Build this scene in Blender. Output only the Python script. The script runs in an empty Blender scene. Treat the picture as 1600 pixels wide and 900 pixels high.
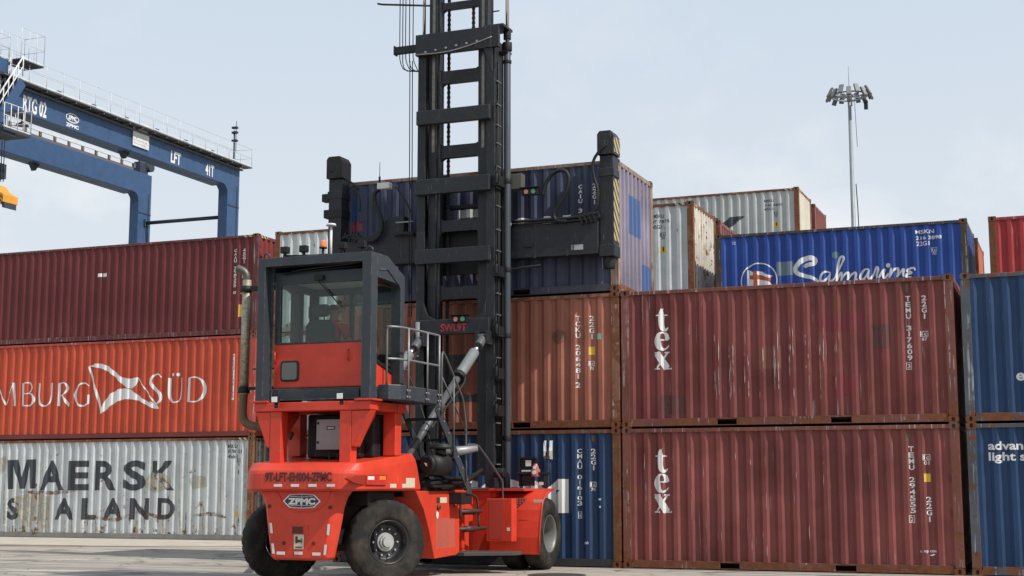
import bpy, bmesh, math, random
from mathutils import Vector, Matrix, noise as mnoise
R = math.radians
random.seed(7)
scene = bpy.context.scene
col = scene.collection

# ---------------------------------------------------------------- camera, sky, sun, exposure
# World axes: X along the container rows, Y away from the camera into the yard, Z up.
F_PX, YAW, PITCH = 2231.0, 0.3782, 0.1382
CAM = Vector((8.0148, -25.7501, 1.4968))
cy_, sy_ = math.cos(YAW), math.sin(YAW)
cp_, sp_ = math.cos(PITCH), math.sin(PITCH)
C_R = Vector((cy_, sy_, 0)); _f = Vector((-sy_, cy_, 0)); _u = Vector((0, 0, 1))
C_F = cp_ * _f + sp_ * _u; C_U = -sp_ * _f + cp_ * _u
cam_d = bpy.data.cameras.new('camera'); cam = bpy.data.objects.new('camera', cam_d); col.objects.link(cam)
cam_d.sensor_width = 36.0; cam_d.lens = F_PX / 1600 * 36; cam_d.clip_start = 0.1; cam_d.clip_end = 3000
m = Matrix((C_R, C_U, -C_F)).transposed().to_4x4(); m.translation = CAM; cam.matrix_world = m
scene.camera = cam

SUN_EL, SUN_AZ = 47.0, -10.5          # azimuth measured from +X towards +Y
s_dir = Vector((math.cos(R(SUN_EL)) * math.cos(R(SUN_AZ)), math.cos(R(SUN_EL)) * math.sin(R(SUN_AZ)), math.sin(R(SUN_EL))))
sl = bpy.data.lights.new('sun', 'SUN'); sl.energy = 4.4; sl.angle = R(0.6); sl.color = (1.0, 0.95, 0.87)
so = bpy.data.objects.new('sun', sl); col.objects.link(so)
so.rotation_euler = s_dir.to_track_quat('Z', 'Y').to_euler(); so.location = (30, 0, 40)

world = bpy.data.worlds.new('World'); scene.world = world; world.use_nodes = True
wt = world.node_tree; wt.nodes.clear()
def wn(t, **k):
    n = wt.nodes.new(t)
    for a, b in k.items(): setattr(n, a, b)
    return n
sky = wn('ShaderNodeTexSky', sky_type='NISHITA', sun_disc=False)
sky.sun_elevation = R(SUN_EL); sky.sun_rotation = R(90 - SUN_AZ); sky.air_density = 1.0; sky.dust_density = 3.0; sky.ozone_density = 1.5
tc = wn('ShaderNodeTexCoord'); sx = wn('ShaderNodeSeparateXYZ'); wt.links.new(tc.outputs['Generated'], sx.inputs[0])
# thin bright overcast veil over the blue, denser towards the horizon, with soft clouds
veil = wn('ShaderNodeValToRGB'); wt.links.new(sx.outputs[2], veil.inputs[0])
veil.color_ramp.elements[0].position = 0.0; veil.color_ramp.elements[0].color = (6.35, 6.55, 6.65, 1)
veil.color_ramp.elements[1].position = 0.45; veil.color_ramp.elements[1].color = (4.5, 5.35, 6.35, 1)
mp = wn('ShaderNodeMapping'); mp.inputs['Scale'].default_value = (1, 1, 1.5); wt.links.new(tc.outputs['Generated'], mp.inputs[0])
cn = wn('ShaderNodeTexNoise'); cn.inputs['Scale'].default_value = 4.2; cn.inputs['Detail'].default_value = 7; cn.inputs['Roughness'].default_value = 0.58
wt.links.new(mp.outputs[0], cn.inputs['Vector'])
cr = wn('ShaderNodeValToRGB'); cr.color_ramp.elements[0].position = 0.50; cr.color_ramp.elements[1].position = 0.66
wt.links.new(cn.outputs['Fac'], cr.inputs[0])
lowr = wn('ShaderNodeValToRGB'); wt.links.new(sx.outputs[2], lowr.inputs[0])
lowr.color_ramp.elements[0].position = 0.10; lowr.color_ramp.elements[0].color = (0.75, 0.75, 0.75, 1)
lowr.color_ramp.elements[1].position = 0.30; lowr.color_ramp.elements[1].color = (0.16, 0.16, 0.16, 1)
cm = wn('ShaderNodeMath', operation='MULTIPLY'); wt.links.new(cr.outputs[0], cm.inputs[0]); wt.links.new(lowr.outputs[0], cm.inputs[1])
mixv = wn('ShaderNodeMixRGB'); mixv.inputs[0].default_value = 0.88
wt.links.new(sky.outputs[0], mixv.inputs[1]); wt.links.new(veil.outputs[0], mixv.inputs[2])
mixc = wn('ShaderNodeMixRGB'); mixc.inputs[2].default_value = (7.6, 7.55, 7.4, 1)
wt.links.new(cm.outputs[0], mixc.inputs[0]); wt.links.new(mixv.outputs[0], mixc.inputs[1])
bg = wn('ShaderNodeBackground'); bg.inputs[1].default_value = 0.13
wt.links.new(mixc.outputs[0], bg.inputs[0])
wo = wn('ShaderNodeOutputWorld'); wt.links.new(bg.outputs[0], wo.inputs[0])
scene.view_settings.view_transform = 'Standard'; scene.view_settings.look = 'None'
scene.view_settings.exposure = 0.06; scene.view_settings.gamma = 1.0; scene.view_settings.use_curve_mapping = False
scene.render.engine = 'CYCLES'; scene.cycles.max_bounces = 8; scene.cycles.transparent_max_bounces = 16
scene.cycles.use_denoising = True; scene.cycles.denoising_prefilter = 'ACCURATE'; scene.cycles.caustics_reflective = False; scene.cycles.caustics_refractive = False

# a point of the photograph taken to a world plane (all such planes are real surfaces of the yard)
def _ray(x, y): return C_F + C_R * ((x - 800) / F_PX) - C_U * ((y - 450) / F_PX)
def on_y(x, y, Y): d = _ray(x, y); return CAM + d * ((Y - CAM.y) / d.y)
def on_x(x, y, X): d = _ray(x, y); return CAM + d * ((X - CAM.x) / d.x)
def on_z(x, y, Z): d = _ray(x, y); return CAM + d * ((Z - CAM.z) / d.z)

# ---------------------------------------------------------------- materials
def new_mat(name):
    mt = bpy.data.materials.new(name); mt.use_nodes = True; mt.node_tree.nodes.clear()
    nt = mt.node_tree
    out = nt.nodes.new('ShaderNodeOutputMaterial'); b = nt.nodes.new('ShaderNodeBsdfPrincipled')
    nt.links.new(b.outputs[0], out.inputs[0])
    return mt, nt, b
def rgba(c): return (c[0], c[1], c[2], 1)
def ramp(nt, src, p0, p1, c0=(0, 0, 0), c1=(1, 1, 1)):
    r = nt.nodes.new('ShaderNodeValToRGB'); e = r.color_ramp.elements
    e[0].position = p0; e[1].position = p1; e[0].color = rgba(c0); e[1].color = rgba(c1)
    nt.links.new(src, r.inputs[0]); return r.outputs[0]
def mix(nt, f, a, b, mode='MIX'):
    n = nt.nodes.new('ShaderNodeMixRGB'); n.blend_type = mode
    for k, v in ((0, f), (1, a), (2, b)):
        if isinstance(v, (int, float)): n.inputs[k].default_value = v if k == 0 else (v, v, v, 1)
        elif isinstance(v, tuple): n.inputs[k].default_value = rgba(v)
        else: nt.links.new(v, n.inputs[k])
    return n.outputs[0]
def mth(nt, op, a, b):
    n = nt.nodes.new('ShaderNodeMath'); n.operation = op
    for k, v in ((0, a), (1, b)):
        if isinstance(v, (int, float)): n.inputs[k].default_value = v
        else: nt.links.new(v, n.inputs[k])
    return n.outputs[0]
def coords(nt, scale=(1, 1, 1), rnd=True):
    t = nt.nodes.new('ShaderNodeTexCoord'); v = t.outputs['Object']
    if rnd:
        oi = nt.nodes.new('ShaderNodeObjectInfo'); ad = nt.nodes.new('ShaderNodeVectorMath'); ad.operation = 'ADD'
        mu = nt.nodes.new('ShaderNodeMath'); mu.operation = 'MULTIPLY'; mu.inputs[1].default_value = 37.0
        nt.links.new(oi.outputs['Random'], mu.inputs[0]); nt.links.new(v, ad.inputs[0]); nt.links.new(mu.outputs[0], ad.inputs[1]); v = ad.outputs[0]
    mp = nt.nodes.new('ShaderNodeMapping'); mp.inputs['Scale'].default_value = scale
    nt.links.new(v, mp.inputs[0]); return mp.outputs[0]
def nz(nt, vec, scale, detail=5, rough=0.55):
    n = nt.nodes.new('ShaderNodeTexNoise'); n.inputs['Scale'].default_value = scale; n.inputs['Detail'].default_value = detail
    n.inputs['Roughness'].default_value = rough; nt.links.new(vec, n.inputs['Vector']); return n.outputs['Fac']
_mats = {}
def paint(name, base, rust=0.2, fade=0.25, streak=0.35, scratch=0.2, rough=0.5, dent=0.25, dirt=0.25, rustcol=(0.15, 0.055, 0.025), chip=0.0):
    """Weathered container paint: uneven fading, run-off streaks, rust spots, chips and dents."""
    if name in _mats: return _mats[name]
    mt, nt, b = new_mat(name)
    v = coords(nt); vs = coords(nt, (7, 7, 0.35)); vf = coords(nt, (1.0, 1.0, 1.0))
    big = nz(nt, v, 0.8, 6); mid = nz(nt, v, 4.0, 8, 0.65); st = nz(nt, vs, 1.4, 5, 0.6); st2 = nz(nt, coords(nt, (16, 16, 0.55)), 1.7, 4)
    c = mix(nt, ramp(nt, big, 0.3, 0.7), tuple(x * (1 - fade * .6) for x in base), tuple(min(1, x * (1 + fade * .5) + 0.02 * fade) for x in base))
    c = mix(nt, mth(nt, 'MULTIPLY', ramp(nt, st, 0.45, 0.75), streak), c, tuple(x * 0.45 + 0.012 for x in base))
    g = mth(nt, 'MULTIPLY', ramp(nt, mid, 0.45, 0.8), dirt)
    c = mix(nt, g, c, tuple(x * 0.5 + 0.025 for x in base))
    # chips of primer/bare paint in thin vertical lines
    ch = mth(nt, 'MULTIPLY', ramp(nt, st2, 0.635 - .07 * chip, 0.70 - .07 * chip), ramp(nt, nz(nt, v, 1.7 + 3 * chip, 4), 0.50 - .08 * chip, 0.60 - .08 * chip))
    c = mix(nt, mth(nt, 'MULTIPLY', ch, scratch), c, tuple(min(.75, x * .6 + 0.30) for x in base))
    # rust: blotches plus run-down streaks
    rn = nz(nt, v, 3.1, 12, 0.72); rs = nz(nt, coords(nt, (9, 9, 0.8)), 1.1, 8, 0.7)
    th = 0.80 - 0.42 * rust
    tz = nt.nodes.new('ShaderNodeTexCoord'); sz = nt.nodes.new('ShaderNodeSeparateXYZ'); nt.links.new(tz.outputs['Object'], sz.inputs[0])
    seam = ramp(nt, sz.outputs[2], 0.14, 0.50, (1, 1, 1), (0, 0, 0))       # rust gathers along the bottom weld
    rn = mth(nt, 'ADD', rn, mth(nt, 'MULTIPLY', seam, 0.05 + 0.10 * rust))
    rm = mth(nt, 'MAXIMUM', ramp(nt, rn, th, th + 0.05), mth(nt, 'MULTIPLY', ramp(nt, rs, th + .02, th + 0.12), 0.8))
    rc = mix(nt, nz(nt, v, 9, 6), tuple(x * .45 for x in rustcol), tuple(min(1, x * 1.7) for x in rustcol))
    c = mix(nt, rm, c, rc)
    nt.links.new(c, b.inputs['Base Color'])
    rr = mth(nt, 'ADD', mth(nt, 'MULTIPLY', mid, 0.25), rough - 0.1); rr = mth(nt, 'ADD', rr, mth(nt, 'MULTIPLY', rm, 0.25))
    nt.links.new(rr, b.inputs['Roughness']); b.inputs['Specular IOR Level'].default_value = 0.28
    bu = nt.nodes.new('ShaderNodeBump'); bu.inputs['Strength'].default_value = dent; bu.inputs['Distance'].default_value = 0.05
    hh = mth(nt, 'ADD', mth(nt, 'MULTIPLY', nz(nt, v, 1.6, 3), 1.0), mth(nt, 'MULTIPLY', rm, -0.06))
    nt.links.new(hh, bu.inputs['Height']); nt.links.new(bu.outputs[0], b.inputs['Normal'])
    _mats[name] = mt; return mt
def gloss(name, base, rough=0.35, dirt=0.15, metal=0.0, coat=0.0, bump=0.0, grain=12, dust=(0.085, 0.07, 0.058), scuff=0.0, spec=0.35, edge=0.0, edgecol=(0.22, 0.2, 0.18)):
    """Machine paint, metal, rubber and plastic with light dust and wear."""
    if name in _mats: return _mats[name]
    mt, nt, b = new_mat(name)
    v = coords(nt); a = nz(nt, v, 1.7, 6, 0.6); d = nz(nt, v, grain, 6, 0.65)
    c = mix(nt, ramp(nt, a, 0.3, 0.75), tuple(x * 0.86 for x in base), tuple(min(1, x * 1.12) for x in base))
    c = mix(nt, mth(nt, 'MULTIPLY', ramp(nt, d, 0.45, 0.75), dirt), c, dust)
    sv = nz(nt, coords(nt, (8, 8, 0.5)), 1.3, 4)
    c = mix(nt, mth(nt, 'MULTIPLY', ramp(nt, sv, 0.55, 0.8), dirt * 0.8), c, tuple(x * 0.5 for x in base))
    if scuff:   # rubbed-through paint: short bright scratches and dulled patches
        s1 = nz(nt, coords(nt, (3, 3, 22)), 3.0, 4); s2 = nz(nt, coords(nt, (20, 20, 2)), 2.0, 4); s3 = nz(nt, v, 2.6, 5)
        k = mth(nt, 'MULTIPLY', mth(nt, 'MAXIMUM', ramp(nt, s1, 0.66, 0.72), ramp(nt, s2, 0.64, 0.70)), ramp(nt, s3, 0.5, 0.6))
        c = mix(nt, mth(nt, 'MULTIPLY', k, scuff), c, tuple(min(.6, x * .6 + 0.16) for x in base))
        c = mix(nt, mth(nt, 'MULTIPLY', ramp(nt, nz(nt, v, 5.5, 10, .75), 0.66, 0.70), scuff * .7), c, (0.09, 0.045, 0.028))
    if edge:    # paint worn off the edges
        bv = nt.nodes.new('ShaderNodeBevel'); bv.samples = 4; bv.inputs['Radius'].default_value = 0.03
        ge = nt.nodes.new('ShaderNodeNewGeometry'); dt = nt.nodes.new('ShaderNodeVectorMath'); dt.operation = 'DOT_PRODUCT'
        nt.links.new(bv.outputs[0], dt.inputs[0]); nt.links.new(ge.outputs['Normal'], dt.inputs[1])
        em = mth(nt, 'MULTIPLY', ramp(nt, mth(nt, 'SUBTRACT', 1.0, dt.outputs['Value']), 0.02, 0.12), ramp(nt, nz(nt, v, 7, 8, .7), 0.46, 0.58))
        c = mix(nt, mth(nt, 'MULTIPLY', em, edge), c, edgecol)
    nt.links.new(c, b.inputs['Base Color']); b.inputs['Metallic'].default_value = metal; b.inputs['Specular IOR Level'].default_value = spec
    nt.links.new(mth(nt, 'ADD', mth(nt, 'MULTIPLY', d, 0.22), rough - 0.08), b.inputs['Roughness'])
    b.inputs['Coat Weight'].default_value = coat
    if bump:
        bu = nt.nodes.new('ShaderNodeBump'); bu.inputs['Strength'].default_value = bump; bu.inputs['Distance'].default_value = 0.01
        nt.links.new(d, bu.inputs['Height']); nt.links.new(bu.outputs[0], b.inputs['Normal'])
    _mats[name] = mt; return mt
def marking(name, colr, wear=0.35):
    """Faded stencil paint; worn away to nothing in small flakes."""
    if name in _mats: return _mats[name]
    mt, nt, b = new_mat(name)
    v = coords(nt, rnd=False); a = nz(nt, v, 5.0, 9, 0.7)
    c = mix(nt, nz(nt, v, 1.5, 4), tuple(x * 0.72 for x in colr), colr)
    nt.links.new(c, b.inputs['Base Color']); b.inputs['Roughness'].default_value = 0.6
    al = ramp(nt, a, 0.70 - 0.3 * wear, 0.74 - 0.3 * wear, (1, 1, 1), (1 - min(1, wear), ) * 3)
    nt.links.new(al, b.inputs['Alpha'])
    _mats[name] = mt; return mt
def stripes(name, a, bcol, period=0.13):
    if name in _mats: return _mats[name]
    mt, nt, b = new_mat(name)
    t = nt.nodes.new('ShaderNodeTexCoord'); s = nt.nodes.new('ShaderNodeSeparateXYZ'); nt.links.new(t.outputs['Object'], s.inputs[0])
    q = mth(nt, 'ADD', mth(nt, 'ADD', s.outputs[0], s.outputs[1]), s.outputs[2])
    k = mth(nt, 'FRACT', mth(nt, 'DIVIDE', q, period), 0); k = mth(nt, 'GREATER_THAN', k, 0.5)
    c = mix(nt, k, a, bcol); d = nz(nt, coords(nt), 7, 8, 0.7)
    c = mix(nt, mth(nt, 'MULTIPLY', ramp(nt, d, 0.5, 0.7), 0.5), c, (0.12, 0.10, 0.08))
    nt.links.new(c, b.inputs['Base Color']); b.inputs['Roughness'].default_value = 0.6
    _mats[name] = mt; return mt
def glass(name, tint=(0.75, 0.82, 0.8), mirror=0.0):
    mt = bpy.data.materials.new(name); mt.use_nodes = True; nt = mt.node_tree; nt.nodes.clear()
    out = nt.nodes.new('ShaderNodeOutputMaterial'); tr = nt.nodes.new('ShaderNodeBsdfTransparent'); tr.inputs[0].default_value = rgba(tint)
    gl = nt.nodes.new('ShaderNodeBsdfGlossy'); gl.inputs['Roughness'].default_value = 0.02
    lw = nt.nodes.new('ShaderNodeLayerWeight'); lw.inputs[0].default_value = 0.35; pw = mth(nt, 'ADD', mth(nt, 'MULTIPLY', mth(nt, 'POWER', lw.outputs['Facing'], 4.0), 0.7), 0.035)
    mx = nt.nodes.new('ShaderNodeMixShader'); nt.links.new(pw, mx.inputs[0]); nt.links.new(tr.outputs[0], mx.inputs[1]); nt.links.new(gl.outputs[0], mx.inputs[2])
    nt.links.new(mx.outputs[0], out.inputs[0]); return mt
def lamp_mat(name, c):
    mt, nt, b = new_mat(name); b.inputs['Base Color'].default_value = rgba(c); b.inputs['Roughness'].default_value = 0.15; b.inputs['Coat Weight'].default_value = 1.0; return mt

# ---------------------------------------------------------------- mesh helpers
class MB:
    """Collects shapes; build() links them as ONE mesh object."""
    def __init__(s): s.bm = bmesh.new()
    def box(s, a, b, mtx=None):
        x0, y0, z0 = a; x1, y1, z1 = b
        vs = [s.bm.verts.new(p) for p in ((x0,y0,z0),(x1,y0,z0),(x1,y1,z0),(x0,y1,z0),(x0,y0,z1),(x1,y0,z1),(x1,y1,z1),(x0,y1,z1))]
        if mtx: 
            for v in vs: v.co = mtx @ v.co
        for f in ((0,3,2,1),(4,5,6,7),(0,1,5,4),(1,2,6,5),(2,3,7,6),(3,0,4,7)): s.bm.faces.new([vs[i] for i in f])
        return s
    def bar(s, p, q, w, h, up=(0, 0, 1)):
        """Rectangular bar from p to q."""
        p = Vector(p); q = Vector(q); d = q - p; L = d.length; d.normalize(); u = Vector(up)
        if abs(d.dot(u)) > .98: u = Vector((0, 1, 0))
        r = d.cross(u).normalized(); u = r.cross(d)
        mm = Matrix((d, r, u)).transposed().to_4x4(); mm.translation = p
        return s.box((0, -w / 2, -h / 2), (L, w / 2, h / 2), mm)
    def cyl(s, p, q, r0, r1=None, n=16, caps=True):
        p = Vector(p); q = Vector(q); r1 = r0 if r1 is None else r1
        d = (q - p).normalized(); a = d.orthogonal().normalized(); b = d.cross(a)
        A = [s.bm.verts.new(p + (a * math.cos(t) + b * math.sin(t)) * r0) for t in [2 * math.pi * i / n for i in range(n)]]
        B = [s.bm.verts.new(q + (a * math.cos(t) + b * math.sin(t)) * r1) for t in [2 * math.pi * i / n for i in range(n)]]
        for i in range(n):
            f = s.bm.faces.new((A[i], A[(i + 1) % n], B[(i + 1) % n], B[i])); f.smooth = True
        if caps: s.bm.faces.new(A[::-1]); s.bm.faces.new(B)
        return s
    def tube(s, pts, r, n=8, smooth=0):
        pts = [Vector(p) for p in pts]
        for _ in range(smooth):
            o = [pts[0]]
            for i in range(len(pts) - 1): o += [pts[i] * .75 + pts[i + 1] * .25, pts[i] * .25 + pts[i + 1] * .75]
            pts = o + [pts[-1]]
        rings = []; up = None
        for i, p in enumerate(pts):
            d = (pts[min(i + 1, len(pts) - 1)] - pts[max(i - 1, 0)]).normalized()
            if up is None: up = d.orthogonal().normalized()
            up = (up - d * up.dot(d)).normalized(); b = d.cross(up)
            rr = r[i] if isinstance(r, (list, tuple)) else r
            rings.append([s.bm.verts.new(p + (up * math.cos(t) + b * math.sin(t)) * rr) for t in [2 * math.pi * k / n for k in range(n)]])
        for A, B in zip(rings, rings[1:]):
            for k in range(n):
                f = s.bm.faces.new((A[k], A[(k + 1) % n], B[(k + 1) % n], B[k])); f.smooth = True
        s.bm.faces.new(rings[0][::-1]); s.bm.faces.new(rings[-1]); return s
    def prism(s, poly, axis, a, b):
        """2D outline (in the other two axes' order) extruded along axis from a to b."""
        def pt(u, v, w): return {'x': (w, u, v), 'y': (u, w, v), 'z': (u, v, w)}[axis]
        A = [s.bm.verts.new(pt(u, v, a)) for u, v in poly]; B = [s.bm.verts.new(pt(u, v, b)) for u, v in poly]; n = len(poly)
        s.bm.faces.new(A); s.bm.faces.new(B[::-1])
        for i in range(n): s.bm.faces.new((A[i], B[i], B[(i + 1) % n], A[(i + 1) % n]))
        return s
    def ring(s, outer, inner, axis, a, b):
        """Frame: outer and inner outlines with the same number of points, extruded."""
        def pt(u, v, w): return {'x': (w, u, v), 'y': (u, w, v), 'z': (u, v, w)}[axis]
        n = len(outer); V = [[s.bm.verts.new(pt(u, v, w)) for u, v in pl] for w in (a, b) for pl in (outer, inner)]
        oa, ia, ob, ib = V
        for i in range(n):
            j = (i + 1) % n
            for q in ((oa[i], oa[j], ia[j], ia[i]), (ob[i], ib[i], ib[j], ob[j]), (oa[i], ob[i], ob[j], oa[j]), (ia[i], ia[j], ib[j], ib[i])): s.bm.faces.new(q)
        return s
    def loft(s, rings, close=True, caps=True, smooth=False):
        V = [[s.bm.verts.new(p) for p in r] for r in rings]; n = len(V[0])
        for A, B in zip(V, V[1:]):
            for i in range(n if close else n - 1):
                f = s.bm.faces.new((A[i], A[(i + 1) % n], B[(i + 1) % n], B[i])); f.smooth = smooth
        if caps: s.bm.faces.new(V[0][::-1]); s.bm.faces.new(V[-1])
        return s
    def revolve(s, prof, n=48, closed=False, rfun=None):
        """profile (radius, along-x) about the x axis."""
        V = []
        for k in range(n):
            t = 2 * math.pi * k / n
            V.append([s.bm.verts.new((x, (rfun(i, k, r) if rfun else r) * math.cos(t), (rfun(i, k, r) if rfun else r) * math.sin(t))) for i, (r, x) in enumerate(prof)])
        mcount = len(prof)
        for k in range(n):
            A, B = V[k], V[(k + 1) % n]
            for i in range(mcount if closed else mcount - 1):
                j = (i + 1) % mcount
                f = s.bm.faces.new((A[i], A[j], B[j], B[i])); f.smooth = True
        return s
    def build(s, name, mat, parent=None, bevel=0, smooth=False, seg=2, angle=35, loc=None):
        bmesh.ops.recalc_face_normals(s.bm, faces=s.bm.faces[:])
        me = bpy.data.meshes.new(name); s.bm.to_mesh(me); s.bm.free()
        if smooth:
            for p in me.polygons: p.use_smooth = True
        me.materials.append(mat); o = bpy.data.objects.new(name, me); col.objects.link(o)
        if parent: o.parent = parent
        if loc: o.location = loc
        if bevel:
            bv = o.modifiers.new('bevel', 'BEVEL'); bv.width = bevel; bv.segments = seg; bv.limit_method = 'ANGLE'; bv.angle_limit = R(angle)
        return o
def empty(name, loc, label, cat, group=None, rz=0):
    o = bpy.data.objects.new(name, None); o.location = loc; o.rotation_euler.z = rz; o.empty_display_size = .2; col.objects.link(o)
    o['label'] = label; o['category'] = cat
    if group: o['group'] = group
    return o
def dup(o, parent, loc=None):
    c = o.copy(); col.objects.link(c); c.parent = parent
    if loc: c.location = loc
    for ch in [x for x in o.children]: dup(ch, c)
    return c
def rrect(x0, z0, x1, z1, r, n=4):
    pts = []
    for cx, cz, a0 in ((x1 - r, z0 + r, -90), (x1 - r, z1 - r, 0), (x0 + r, z1 - r, 90), (x0 + r, z0 + r, 180)):
        for k in range(n + 1):
            t = R(a0 + 90 * k / n); pts.append((cx + r * math.cos(t), cz + r * math.sin(t)))
    return pts

# ---------------------------------------------------------------- lettering
_tc = {}
def glyphs(text, weight=0.0):
    """Lettering as flat geometry: (list of polygons in font units with cap height 1, width)."""
    key = (text, weight)
    if key in _tc: return _tc[key]
    cu = bpy.data.curves.new('t', 'FONT'); cu.body = text; cu.size = 1.0; cu.offset = weight; cu.resolution_u = 4; cu.fill_mode = 'FRONT'
    ob = bpy.data.objects.new('t', cu); col.objects.link(ob)
    dg = bpy.context.evaluated_depsgraph_get(); me = bpy.data.meshes.new_from_object(ob.evaluated_get(dg))
    CAP = 0.729
    vs = [(v.co.x / CAP, v.co.y / CAP) for v in me.vertices]; fs = [tuple(p.vertices) for p in me.polygons]
    bpy.data.objects.remove(ob); bpy.data.curves.remove(cu); bpy.data.meshes.remove(me)
    _tc[key] = (vs, fs); return _tc[key]
class Flat:
    """Flat artwork in (u, v); layered slightly so that strokes never share a plane."""
    def __init__(s): s.parts = []
    def poly(s, pts): s.parts.append(([tuple(p) for p in pts], [tuple(range(len(pts)))])); return s
    def rect(s, u0, v0, u1, v1): return s.poly([(u0, v0), (u1, v0), (u1, v1), (u0, v1)])
    def frame(s, u0, v0, u1, v1, w):
        o = [(u0, v0), (u1, v0), (u1, v1), (u0, v1)]; i = [(u0 + w, v0 + w), (u1 - w, v0 + w), (u1 - w, v1 - w), (u0 + w, v1 - w)]
        s.parts.append((o + i, [(k, (k + 1) % 4, 4 + (k + 1) % 4, 4 + k) for k in range(4)])); return s
    def annulus(s, cu, cv, ru, rv, w, n=40):
        o = [(cu + ru * math.cos(6.2832 * k / n), cv + rv * math.sin(6.2832 * k / n)) for k in range(n)]
        i = [(cu + (ru - w) * math.cos(6.2832 * k / n), cv + (rv - w) * math.sin(6.2832 * k / n)) for k in range(n)]
        s.parts.append((o + i, [(k, (k + 1) % n, n + (k + 1) % n, n + k) for k in range(n)])); return s
    def disc(s, cu, cv, ru, rv=None, n=28):
        rv = ru if rv is None else rv
        return s.poly([(cu + ru * math.cos(6.2832 * k / n), cv + rv * math.sin(6.2832 * k / n)) for k in range(n)])
    def text(s, t, u0, v0, u1, v1, weight=0.0, slant=0.0):
        """t fitted to the box: cap height v1-v0, width u1-u0."""
        vs, fs = glyphs(t, weight)
        if not vs: return s
        a = min(p[0] for p in vs); b = max(p[0] for p in vs); k = (u1 - u0) / max(1e-6, b - a); h = v1 - v0
        s.parts.append(([(u0 + (p[0] - a) * k + slant * p[1] * h, v0 + p[1] * h) for p in vs], fs)); return s
    def column(s, t, uc, v_top, v_bot, w, weight=0.022, fill=0.84):
        """Letters stacked downwards."""
        n = len(t); step = (v_top - v_bot) / n
        for i, ch in enumerate(t):
            if ch == ' ': continue
            ww = w * (0.3 if ch in '1I' else 1)
            vt = v_top - step * i
            s.text(ch, uc - ww / 2, vt - step * fill, uc + ww / 2, vt, weight)
        return s
    def stroke(s, pts, n=6):
        """Brush stroke through (u, v, width) points."""
        P = [Vector(p) for p in pts]; c = []
        for i in range(len(P) - 1):
            p0 = P[max(i - 1, 0)]; p1 = P[i]; p2 = P[i + 1]; p3 = P[min(i + 2, len(P) - 1)]
            for k in range(n):
                t = k / n
                c.append(.5 * ((2 * p1) + (p2 - p0) * t + (2 * p0 - 5 * p1 + 4 * p2 - p3) * t * t + (3 * p1 - p0 - 3 * p2 + p3) * t ** 3))
        c.append(P[-1]); L = []; Rr = []
        for i, p in enumerate(c):
            d = c[min(i + 1, len(c) - 1)] - c[max(i - 1, 0)]; q = Vector((-d.y, d.x)); q.normalize()
            w = max(p.z, .002) / 2; L.append((p.x + q.x * w, p.y + q.y * w)); Rr.append((p.x - q.x * w, p.y - q.y * w))
        k = len(c); s.parts.append((L + Rr, [(i, i + 1, k + i + 1, k + i) for i in range(k - 1)])); return s
    def build(s, name, mat, parent, place, cuts=(), eps=0.0):
        """place(u, v, lift) -> local point; cuts: u values where the surface below folds."""
        allv = []; me = bpy.data.meshes.new(name); bm = bmesh.new()
        for li, (vs, fs) in enumerate(s.parts):
            b2 = bmesh.new(); vv = [b2.verts.new((p[0], p[1], 0)) for p in vs]
            for f in fs:
                try: b2.faces.new([vv[i] for i in f])
                except ValueError: pass
            if b2.faces:
                lo = min(p[0] for p in vs); hi = max(p[0] for p in vs)
                bmesh.ops.triangulate(b2, faces=[f for f in b2.faces if len(f.verts) > 4])
                for cc in cuts:
                    if lo < cc < hi: bmesh.ops.bisect_plane(b2, geom=b2.verts[:] + b2.edges[:] + b2.faces[:], plane_co=(cc, 0, 0), plane_no=(1, 0, 0), dist=1e-5)
            lift = eps + 0.0004 * (li % 6)
            vm = {v: bm.verts.new(place(v.co.x, v.co.y, lift)) for v in b2.verts}
            for f in b2.faces:
                try: bm.faces.new([vm[v] for v in f.verts])
                except ValueError: pass
            b2.free()
        bm.to_mesh(me); bm.free(); me.materials.append(mat)
        o = bpy.data.objects.new(name, me); col.objects.link(o); o.parent = parent; return o

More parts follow.
